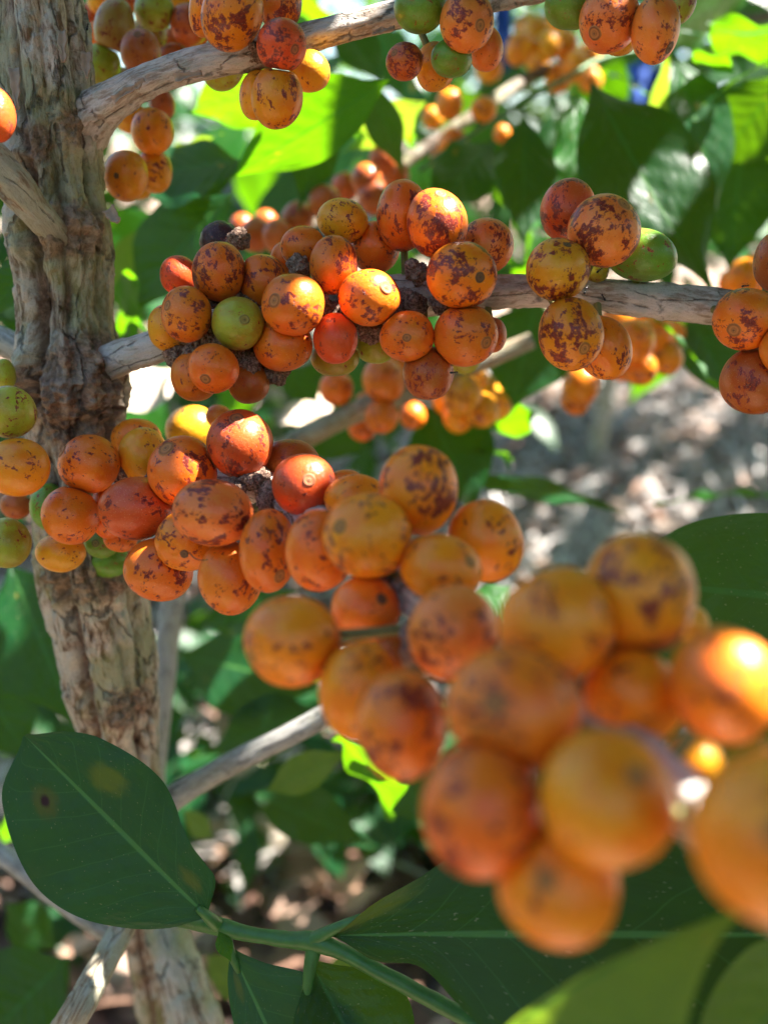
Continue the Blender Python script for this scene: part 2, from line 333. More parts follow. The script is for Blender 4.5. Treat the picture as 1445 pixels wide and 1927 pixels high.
b_bg = branch([(470, 880, .36, 20), (560, 830, .36, 19), (640, 790, .36, 20), (700, 762, .36, 22), (770, 735, .365, 22), (860, 700, .37, 18), (1000, 640, .37, 16)], M_STUB, .6, 20, .002, 'brown out-of-focus branch behind the middle cluster')
branch([(300, 1715, .315, 30), (322, 1780, .312, 38), (345, 1850, .31, 42), (372, 1960, .312, 46), (420, 2200, .33, 50)], M_TRUNK, 1.2, 40, .0012, 'grooved dead stem at the foot of the trunk')
# green twig with the big near leaves
gt = [(318, 1728, .226, 14), (360, 1733, .222, 15), (405, 1742, .217, 17), (470, 1758, .214, 14), (540, 1768, .212, 15), (590, 1772, .21, 19), (640, 1790, .208, 15), (720, 1832, .206, 15), (820, 1885, .205, 16), (930, 1945, .204, 16), (1100, 2040, .203, 16)]
twp, twr = path(gt)
def twig_disp(c, dx, dy, s, t, dirv, sd): return .08 * N3(sd, dx, s * 250) + .03 * N3(dx * 3, dy * 3, s * 900)
twig = tube('twig', twp, twr, M_TWIG, 20, .0012, twig_disp, parent=tree, kw={'label': 'green young twig at the bottom'})

# bark flakes standing off the bark
def flake(x, y, d, ang, ln, wd, curl, parent):
    c = P(x, y, d); a = R(ang); L = W((math.cos(a), math.sin(a), 0)); S = W((-math.sin(a), math.cos(a), 0)); Z = W((0, 0, 1)); vs = []; n = 10; k = 5
    for i in range(n):
        t = i / (n - 1)
        for j in range(k):
            u = j / (k - 1) - .5; ww = wd * (1 - .55 * t ** 2) * (1 + .3 * N3(t * 4, x, y))
            vs.append(c + L * ln * t + S * (u * ww + .0005 * N3(t * 5, y, u)) + Z * (curl * t * t + .35 * ww * (abs(u) * 2) ** 2 + .0004 * N3(x, t * 6, u * 4)))
    fs = [(i * k + j, i * k + j + 1, (i + 1) * k + j + 1, (i + 1) * k + j) for i in range(n - 1) for j in range(k - 1)]
    o = obj('bark_flake', mesh('bark_flake', vs, fs), M_FLAKE, parent)
    so_ = o.modifiers.new('thick', 'SOLIDIFY'); so_.thickness = .0003
for a in [(205, 395, .226, -50, .0042, .003, .0012), (165, 100, .222, -88, .006, .0022, .0008), (118, 60, .218, -85, .007, .002, .0006), (30, 130, .216, -86, .009, .002, .0006)]:
    flake(*a, parent=trunk)
for a in [(330, 150, .217, 12, .006, .0018, .0003), (215, 190, .219, 30, .006, .002, .0004), (700, 62, .219, 10, .005, .0014, .0003), (255, 168, .216, 42, .0028, .0016, .0006)]:
    flake(*a, parent=b_top)

# dusty crusts between the fruit
def crust(x, y, d, rpx, parent, seed):
    r = rpx * d / F; bm = bmesh.new(); bmesh.ops.create_icosphere(bm, subdivisions=5, radius=1)
    c = P(x, y, d)
    for v in bm.verts:
        n = v.co.normalized(); q = n + Vector((seed, seed * 2, 0))
        h = 1.0 + .45 * noise.noise(q * 1.3) + .14 * noise.noise(q * 4) + .10 * noise.noise(q * 14) + .16 * noise.noise(q * 26)
        v.co = n * r * h
    me = bpy.data.meshes.new('dirt_crust'); bm.to_mesh(me); bm.free(); me.polygons.foreach_set('use_smooth', [True] * len(me.polygons))
    o = obj('dirt_crust', me, M_CRUST, parent); o.location = c; return o
for i, a in enumerate([(436, 560, .217, 34), (470, 672, .219, 38), (400, 635, .219, 30), (505, 600, .217, 30), (562, 500, .214, 20), (655, 590, .218, 34), (618, 590, .216, 26), (785, 515, .215, 20), (775, 500, .214, 14), (700, 620, .219, 28), (760, 580, .219, 36), (372, 660, .219, 26), (590, 470, .222, 24), (448, 450, .222, 20), (850, 600, .219, 22)]):
    crust(*a, parent=b_mid, seed=i * 3.1)
for i, a in enumerate([(485, 905, .209, 28), (510, 935, .205, 26), (238, 895, .228, 24), (300, 920, .222, 28), (470, 885, .213, 22), (440, 925, .208, 24), (700, 1110, .165, 44), (800, 1210, .148, 50)]):
    crust(*a, parent=b_low, seed=i * 4.7 + 60)
crust(480, 98, .219, 24, b_top, 99)
for i, a in enumerate([(330, 668, .222, 22), (430, 655, .214, 26), (520, 700, .219, 24), (478, 560, .216, 20), (390, 560, .216, 20), (600, 560, .213, 18), (738, 600, .216, 22), (648, 545, .216, 18), (830, 570, .216, 20)]): crust(*a, parent=b_mid, seed=i * 2.3 + 30)

# ---------------------------------------------------------------- leaves
LEAF_AL = 6
def leaf_mesh(base, tip, N, wr, wl, droop=0.0, fold=.15, wave=.0, nu=14, nv=34, sd=0.0, arch=0.0, curlx=0.0):
    L = tip - base; ln = L.length; Ld = L.normalized(); N = (N - Ld * N.dot(Ld)).normalized(); S = Ld.cross(N)
    vs = []; uv = []
    for i in range(nv):
        t = i / (nv - 1); env = math.sin(math.pi * min(t, 1)) 
        c = base + L * t + N * (arch * ln * env - droop * ln * t * t) + S * curlx * ln * math.sin(math.pi * t)
        a = crom(wr, t); b = crom(wl, t)
        for j in range(-nu, nu + 1):
            u = j / nu; wdt = (a if u > 0 else b); x = u * max(wdt, 0)
            wav = wave * ln * (abs(u) ** 2) * math.sin(t * 17 + sd + (2 if u > 0 else 0)) * (.6 + .8 * abs(N3(t * 4, sd, u)))
            q = .0014 * ln * math.sin((t * 9 - 2 * abs(u) ** .85) * 2 * math.pi) * min(abs(u) * 3, 1) * (1 - abs(u) ** 3)
            z = fold * abs(x) - fold * .9 * abs(x) * abs(u) ** 2 * .6 + wav + q
            vs.append(c + S * x + N * z + S * wav * .3); uv.append((u, t, wdt))
    k = 2 * nu + 1
    fs = [(i * k + j, i * k + j + 1, (i + 1) * k + j + 1, (i + 1) * k + j) for i in range(nv - 1) for j in range(k - 1)]
    return mesh('leaf', vs, fs, attrs={'luv': uv})
PROF = [0.0, .30, .72, .95, 1.0, .93, .72, .40, .13, 0.0]
def leafp(b, t, N=(0, 0, 1), w=60, w2=None, prof=PROF, mat=None, parent=tree, petiole=True, name='leaf', **kw):
    "leaf from pixel+depth base to pixel+depth tip, half-width w in photo pixels"
    B, T = P(*b), P(*t); dm = (b[2] + t[2]) / 2; w2 = w if w2 is None else w2
    wr = w if isinstance(w, list) else [w * p for p in prof]; wl = w2 if isinstance(w2, list) else [w2 * p for p in prof]
    me = leaf_mesh(B, T, W(N), [x * dm / F for x in wr], [x * dm / F for x in wl], sd=b[0] * .1 + b[1], **kw)
    return obj(name, me, mat or M_LEAF, parent)
m_g1 = leaf_material('leaf_with_rust_spots', top=(.006, .050, .034), spots=[(-.40, .77, .22, 2.6, (.14, .12, .02), .55), (-.40, .77, .085, 2.6, (.045, .012, .02), .95), (.45, .67, .30, 2.6, (.17, .19, .02), .6), (.42, .16, .26, 3.0, (.16, .16, .02), .5)], rust=0, rough=.38, tw=.12, vein=(.09, .22, .07))
m_g2 = leaf_material('leaf_with_yellow_edge', top=(.004, .034, .008), spots=[(-.9, .10, .5, 4.0, (.18, .20, .02), .6)], rust=.2, rough=.38, tw=.10, vein=(.08, .20, .05))
o = leafp((393, 1728, .213), (48, 1382, .205), (.12, .18, 1), [0, 57, 66, 70, 84, 104, 116, 116, 110, 100, 84, 52, 4], [0, 60, 100, 128, 150, 164, 170, 168, 158, 142, 120, 86, 4], mat=m_g1, parent=twig, fold=.14, wave=.014, droop=-.02, nv=60)
o['label'] = 'broad dark leaf with a purple spot and yellow patches'
o = leafp((625, 1760, .208), (1640, 1760, .175), (.05, .42, .9), [0, 50, 60, 135, 205, 235, 250, 240, 180, 90, 0], [0, 60, 105, 160, 190, 200, 190, 160, 110, 50, 0], mat=m_g2, parent=twig, fold=.16, wave=.014, arch=.05, nv=70)
o['label'] = 'long dark leaf under the foreground cherries, its base edge yellowing'
# petioles
def petiole(pp, parent=twig):
    a, r = path(pp); tube('petiole', a, r, M_TWIG, 14, .0015, twig_disp, parent=parent)
petiole([(588, 1772, .21, 17), (625, 1750, .208, 11), (680, 1727, .207, 8)]); petiole([(410, 1742, .216, 14), (395, 1728, .213, 11), (372, 1708, .212, 7)])
petiole([(592, 1780, .21, 16), (582, 1830, .209, 12), (575, 1900, .209, 8), (572, 2000, .21, 6)]); petiole([(420, 1750, .216, 13), (434, 1790, .215, 9), (450, 1830, .215, 6)])
leafp((430, 1775, .216), (640, 2240, .205), (-.2, .35, 1), [0, 30, 48, 62, 80, 95, 80, 60, 0], [0, 45, 120, 150, 170, 170, 140, 80, 0], mat=m_g1, parent=twig, fold=.2, wave=.008, nv=50)
leafp((580, 1800, .212), (760, 2150, .2), (.3, .5, 1), 110, 130, mat=M_LEAF, parent=twig, fold=.2, wave=.01)
leafp((412, 1752, .214), (436, 1812, .212), (.2, .1, 1), 16, mat=M_LEAF_B, parent=twig, nu=6, nv=14)
# bright blurred leaf at the lower right corner, near the lens
leafp((905, 1975, .135), (1430, 1690, .108), (-.35, .60, .7), 230, 12, mat=M_LEAF_Y, parent=b_low, fold=-.35, wave=.012, arch=.07)
leafp((1600, 1760, .14), (1250, 2100, .13), (.2, .2, 1), 120, 120, mat=M_LEAF_Y, parent=b_low, fold=.1, wave=.01)
# leaf behind the front fruit at the right
leafp((1700, 1150, .205), (1085, 1090, .265), (.05, .25, 1), 155, 260, mat=M_LEAF, parent=b_low, fold=.12, wave=.010, arch=.03)
leafp((1580, 1200, .24), (1290, 1520, .25), (.0, .35, 1), 150, 150, mat=M_LEAF, parent=b_low, fold=.12, wave=.01)
# leaves in the middle distance (base, tip, facing, half widths)
ML = [
 ((735, 150, .31), (425, 340, .30), (.35, .45, -.8), 60, 84, 'B'), ((560, 150, .33), (345, 215, .33), (.2, .6, -.7), 62, 60, 'B'),
 ((470, 300, .34), (200, 345, .34), (.1, .5, 1), 62, 95, 'L'), ((440, 360, .35), (235, 600, .36), (-.1, .2, 1), 95, 80, 'L'), ((420, 250, .37), (300, 285, .38), (.3, .9, .3), 22, 20, 'Y'),
 ((620, 190, .35), (560, 400, .36), (.3, .2, 1), 42, 46, 'L'), ((690, 150, .36), (760, 330, .37), (.4, .4, 1), 50, 40, 'L'), ((800, 190, .38), (640, 290, .37), (.2, .6, -.7), 40, 36, 'Y'),
 ((1110, 150, .34), (1345, 560, .325), (.1, .15, 1), 120, 130, 'L'), ((985, 215, .38), (985, 470, .37), (.1, .2, 1), 55, 60, 'L'), ((1085, 170, .40), (1090, 420, .38), (-.2, .2, 1), 45, 50, 'B'),
 ((930, 260, .42), (800, 420, .40), (.1, .3, 1), 60, 60, 'L'), ((1040, 240, .44), (1080, 500, .43), (.1, .3, 1), 85, 60, 'L'),
 ((1010, 560, .40), (960, 780, .40), (.1, .1, 1), 90, 95, 'L'), ((1235, 595, .36), (1350, 735, .35), (.8, .45, .4), 22, 26, 'B'), ((1290, 590, .42), (1380, 760, .42), (.1, .2, 1), 60, 60, 'L'),
 ((1010, 780, .42), (900, 800, .40), (.2, .8, -.4), 40, 60, 'B'), ((800, 760, .40), (900, 970, .39), (.0, .2, 1), 80, 90, 'L'), ((860, 900, .42), (1180, 965, .40), (.0, .9, .5), 40, 50, 'L'),
 ((1000, 500, .45), (955, 390, .44), (.3, .7, -.5), 34, 30, 'B'), ((950, 470, .45), (1010, 540, .44), (.3, .7, -.5), 30, 30, 'B'), ((870, 1000, .36), (935, 1110, .35), (.3, .4, 1), 40, 40, 'L'),
 ((880, 960, .44), (870, 860, .44), (.2, .6, -.6), 30, 26, 'B'), ((1460, 930, .50), (1230, 950, .52), (0, .9, .3), 22, 20, 'B'),
 ((1500, 60, .38), (1270, 60, .38), (.1, .8, .4), 50, 60, 'L'), ((1260, 60, .42), (1430, -30, .42), (.2, .5, -.8), 80, 70, 'B'), ((1330, 40, .40), (1480, 130, .40), (.2, .5, -.8), 50, 50, 'B'),
 ((1260, 90, .37), (1350, 420, .38), (.3, .35, .9), 62, 90, 'L'), ((1250, 100, .40), (1330, 350, .40), (.5, .3, -.8), 60, 60, 'Y'), ((1480, 140, .40), (1330, 330, .42), (.2, .4, 1), 80, 80, 'L'),
 ((1300, 95, .36), (1385, 150, .355), (.4, .7, -.5), 28, 26, 'B'), ((1480, 100, .36), (1320, 200, .37), (.2, .9, .35), 45, 45, 'L'), ((1400, 240, .42), (1370, 520, .43), (-.1, .2, 1), 85, 75, 'L'), ((1480, 300, .5), (1380, 420, .5), (-.1, .5, 1), 60, 60, 'L'),
 ((1440, 560, .48), (1500, 820, .48), (.3, .3, 1), 60, 60, 'L'), ((1220, 180, .44), (1120, 130, .45), (.2, .8, .4), 24, 24, 'L'),
 ((640, 30, .45), (720, 160, .45), (.2, .3, 1), 50, 45, 'L'), ((560, -20, .48), (640, 90, .48), (.4, .6, -.6), 45, 40, 'B'), ((760, 120, .48), (880, 200, .5), (.2, .4, 1), 50, 50, 'L'),
 ((20, 1060, .36), (150, 1380, .35), (.1, .3, 1), 110, 120, 'L'), ((-60, 1240, .40), (60, 1440, .40), (.1, .4, 1), 90, 80, 'L'), ((130, 1800, .40), (-60, 1990, .39), (-.1, .5, 1), 110, 100, 'L'), ((10, 1700, .44), (110, 1790, .45), (.1, .7, .7), 45, 40, 'L'),
 ((70, 480, .30), (-20, 600, .31), (.2, .3, 1), 40, 40, 'L'), ((380, 1180, .42), (560, 1110, .40), (.1, .5, .9), 45, 60, 'L'), ((340, 1230, .46), (620, 1300, .45), (.1, .4, 1), 90, 90, 'L'), ((600, 1330, .44), (380, 1420, .44), (.1, .5, 1), 60, 60, 'L'),
 ((640, 1370, .33), (740, 1545, .33), (.3, .35, -.9), 66, 66, 'B'), ((500, 1490, .36), (660, 1410, .36), (.0, .6, .8), 38, 40, 'Y'), ((470, 1490, .42), (700, 1590, .41), (.0, .6, .9), 50, 60, 'L'), ((700, 1400, .42), (830, 1560, .42), (.1, .5, .9), 60, 60, 'L'),
 ((500, 1110, .40), (420, 1180, .40), (.2, .6, .5), 30, 30, 'B'), ((600, 1880, .40), (720, 1780, .40), (.2, .7, .6), 30, 40, 'Y'), ((480, 1880, .44), (380, 1790, .45), (.2, .8, .5), 40, 40, 'Y'),
 ((400, 1580, .42), (340, 1520, .42), (.3, .8, .4), 26, 30, 'Y'), ((245, 500, .34), (222, 640, .34), (.5, .4, -.8), 26, 30, 'B'), ((240, 590, .38), (310, 640, .38), (.3, .6, -.7), 30, 30, 'B'), ((260, 430, .40), (205, 560, .40), (.6, .6, .3), 30, 28, 'Y'),
 ((980, 430, .40), (1010, 345, .40), (.2, .5, -.7), 34, 36, 'B'), ((1180, 330, .40), (1100, 440, .40), (.2, .5, -.7), 30, 30, 'B'), ((690, 260, .40), (640, 200, .40), (.2, .5, -.7), 30, 30, 'B'), ((720, 200, .42), (780, 280, .42), (.2, .5, -.7), 26, 30, 'B'), ((1350, 480, .44), (1385, 380, .44), (.2, .5, -.7), 22, 22, 'B'),
 ((905, 840, .40), (960, 880, .40), (.2, .5, -.7), 26, 24, 'B'), ((60, 1520, .42), (0, 1590, .42), (.2, .5, -.7), 22, 24, 'B'), ((540, 690, .44), (600, 760, .44), (.2, .2, 1), 40, 50, 'L'), ((560, 800, .46), (700, 850, .46), (.1, .4, 1), 50, 50, 'L'), ((205, 775, .44), (345, 690, .46), (.5, .75, .42), 52, 46, 'W'), ((520, 800, .5), (650, 730, .52), (.5, .75, .42), 34, 30, 'W'), ((350, 745, .5), (430, 700, .5), (.5, .75, .42), 26, 24, 'W'),
 ((960, 1100, .34), (880, 1190, .33), (.2, .6, .6), 40, 40, 'B'),
]
AUTO = []
mats = {'L': M_LEAF, 'B': M_LEAF_B, 'Y': M_LEAF_Y, 'W': leaf_material('dry_glare_leaf', top=(.62, .52, .46), trans=(.5, .4, .3), vein=(.4, .3, .25), rust=.3)}  # W: dry leaves whitened to stand in for sun glare
for i, (b, t, N, w1, w2, mk) in enumerate(ML):
    if N[2] < 0: t = (t[0], t[1], t[2] + .035); b = (b[0], b[1], b[2] - .012); N = (.5, .6, -.6)
    o = leafp(b, t, N, w1, w2, mat=mats[mk], parent=tree, fold=.12, wave=.018 + .010 * (i % 3), arch=.02 * (i % 4 - 1), nu=8, nv=26)
    if N[2] < 0 or mk == 'W':      # leaves whose undersides glow: remember where the canopy must leave them sun
        for k_ in (5, 9, 13, 17, 21): AUTO += [(o.data.vertices[k_ * 17 + 8 + s_].co.copy(), .006) for s_ in (-4, 1, 5)]

# ---------------------------------------------------------------- coffee cherries
CC = {'O': (.81, .185, .009), 'Y': (.86, .36, .012), 'R': (.72, .095, .016), 'P': (.83, .235, .032), 'G': (.15, .30, .025), 'L': (.36, .34, .022),
      'D': (.045, .018, .022), 'B': (.50, .115, .014), 'A': (.86, .265, .007), 'K': (.40, .26, .05), 'E': (.42, .42, .03)}
